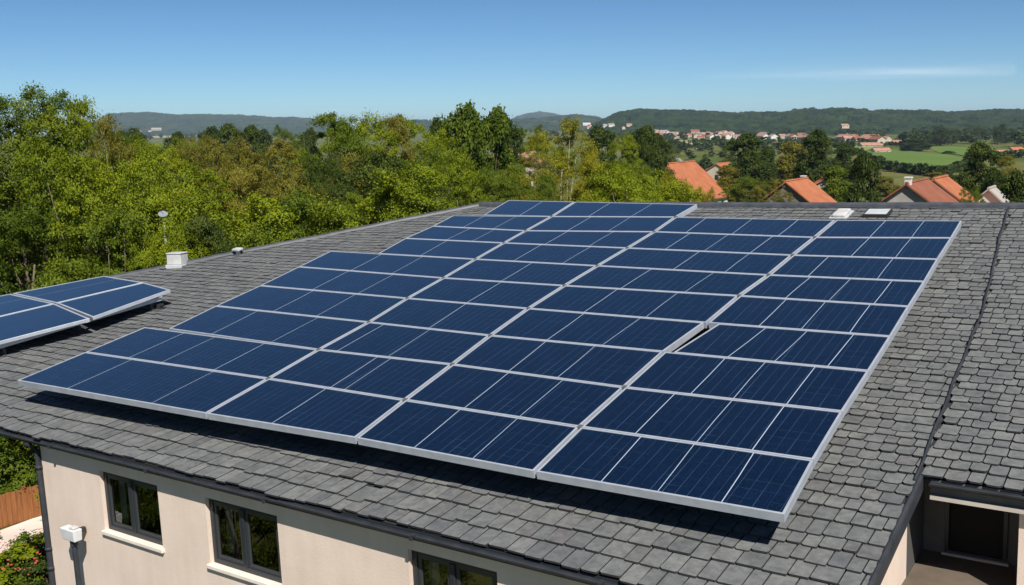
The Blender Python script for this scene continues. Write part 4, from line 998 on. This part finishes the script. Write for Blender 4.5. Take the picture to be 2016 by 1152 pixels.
fence((-70,1062), (140,1000), 1.15, 'orange brown timber board fence at the lower left beside the patio')
fence((-60,905), (30,885), 1.6, 'orange timber fence behind the bushes below the eave at left')
def bush(px, py, h, wd, leaf, label, flower=None, nfl=60):
    p = gpoint(px, py); s = h/3
    r = plant('shrub', leaf, tuple(p), h, wd, 'bush', label, 'bush', None)
    if flower:
        mb = MB(); g_ = np.random.default_rng(int(px+py+500))
        for k in range(nfl):
            d = g_.normal(size=3); d[2] = abs(d[2])+.3; d /= np.linalg.norm(d); c = Vector((d[0]*1.75, d[1]*1.75, 1.45+d[2]*1.45)); n_ = Vector(d); a = n_.orthogonal().normalized(); b = n_.cross(a); rr = .055*g_.uniform(.7, 1.4)
            ring = [c+(a*math.cos(t)+b*math.sin(t))*rr*(1 if q % 2 else .6)+n_*.02 for q, t in enumerate(np.linspace(0, 6.283, 10, endpoint=False))]
            mb.add([c+n_*.05]+ring, [(0, 1+q, 1+(q+1) % 10) for q in range(10)])
        mb.build('blossom', M[flower], r)
bush(25,985,2.6,3.2,'green','large green bush below the eave, in front of the timber fence')
bush(-25,960,2.8,3.4,'bright','bright bush at the left picture edge below the eave')
bush(62,978,2.2,2.4,'bright','bright green bush against the dark downspout below the eave')
bush(35,905,1.5,2.4,'green','bush with white blossoms just under the eave at left', 'flower_white', 90)
bush(78,1142,1.5,2.2,'green','red flowering bush beside the house corner at the patio', 'flower_red', 110)
bush(20,1165,1.4,2.8,'bright','green bush with a few red flowers at the bottom left corner', 'flower_red', 40)
bush(-40,1160,1.7,2.6,'green','green bush cut by the bottom left corner of the picture')
bush(95,1165,1.3,2.0,'dark','dark low bush at the foot of the downspout')
# trees standing in front of the house, below the picture: the windows mirror them
for x, y, h, lf in ((-11.5,-5.5,7,'green'),(-14.5,-7,8,'bright'),(-18,-8.5,8,'green'),(-22,-11,8,'olive'),(-26,-10,9,'dark'),(-8,-6.5,6,'green'),(-13,-11,7,'dark')):
    p = HM @ Vector((x, y, 0)); z = float(gz(p.x, p.y))
    plant('round', lf, (p.x, p.y, z), h, h*.8, label='leafy tree on the lawn in front of the beige wall', group='trees in front of the house')
# satellite dish on a mast among the trees
p = at(321, 422, 33.); z = float(gz(p[0], p[1])); dish = empty('satellite_dish', (p[0], p[1], z), label='pale grey satellite dish on a mast among the trees left', cat='satellite dish')
mb = MB(); mb.tube([(0,.05,0),(0,.05,p[2]-z)], .035, 8); mb.build('mast', M['grey_vent'], dish)
mb = MB(); nrg, nsg = 5, 20; c0 = Vector((0,0,p[2]-z)); ax = Vector((.25,-.55,.8)).normalized(); a = ax.orthogonal().normalized(); b = ax.cross(a); vs = [c0]
for i_ in range(1, nrg+1):
    for k in range(nsg): r_ = .14*i_/nrg; t = 2*math.pi*k/nsg; vs.append(c0+(a*math.cos(t)*1.1+b*math.sin(t))*r_+ax*(r_*r_*1.3))
fs = [(0,1+k,1+(k+1) % nsg) for k in range(nsg)]+[(1+(i_-1)*nsg+k, 1+i_*nsg+k, 1+i_*nsg+(k+1) % nsg, 1+(i_-1)*nsg+(k+1) % nsg) for i_ in range(1, nrg) for k in range(nsg)]
mb.add(vs, fs); o = mb.build('dish', noisy('dish_grey', (.17,.19,.21), (.23,.25,.27), 6, .6), dish, smooth=True); sm = o.modifiers.new('thick', 'SOLIDIFY'); sm.thickness = .012
mb = MB(); mb.tube([c0+b*.18+ax*.04, c0+ax*.2], .01, 6); mb.build('feed_arm', M['alu_dark'], dish)

# ------------------------------------------------------------------ haze: pale air over the whole valley
hz = bpy.data.materials.new('haze'); hz.use_nodes = True; t = hz.node_tree; t.nodes.clear()
ou = t.nodes.new('ShaderNodeOutputMaterial'); pv = t.nodes.new('ShaderNodeVolumePrincipled')
pv.inputs['Color'].default_value = (.62,.81,1,1); pv.inputs['Density'].default_value = .000062; pv.inputs['Anisotropy'].default_value = 0
t.links.new(pv.outputs[0], ou.inputs['Volume'])
mb = MB(); mb.box(-17000, 17000, -17000, 17000, -33, 140); mb.build('haze', hz, kind='stuff')
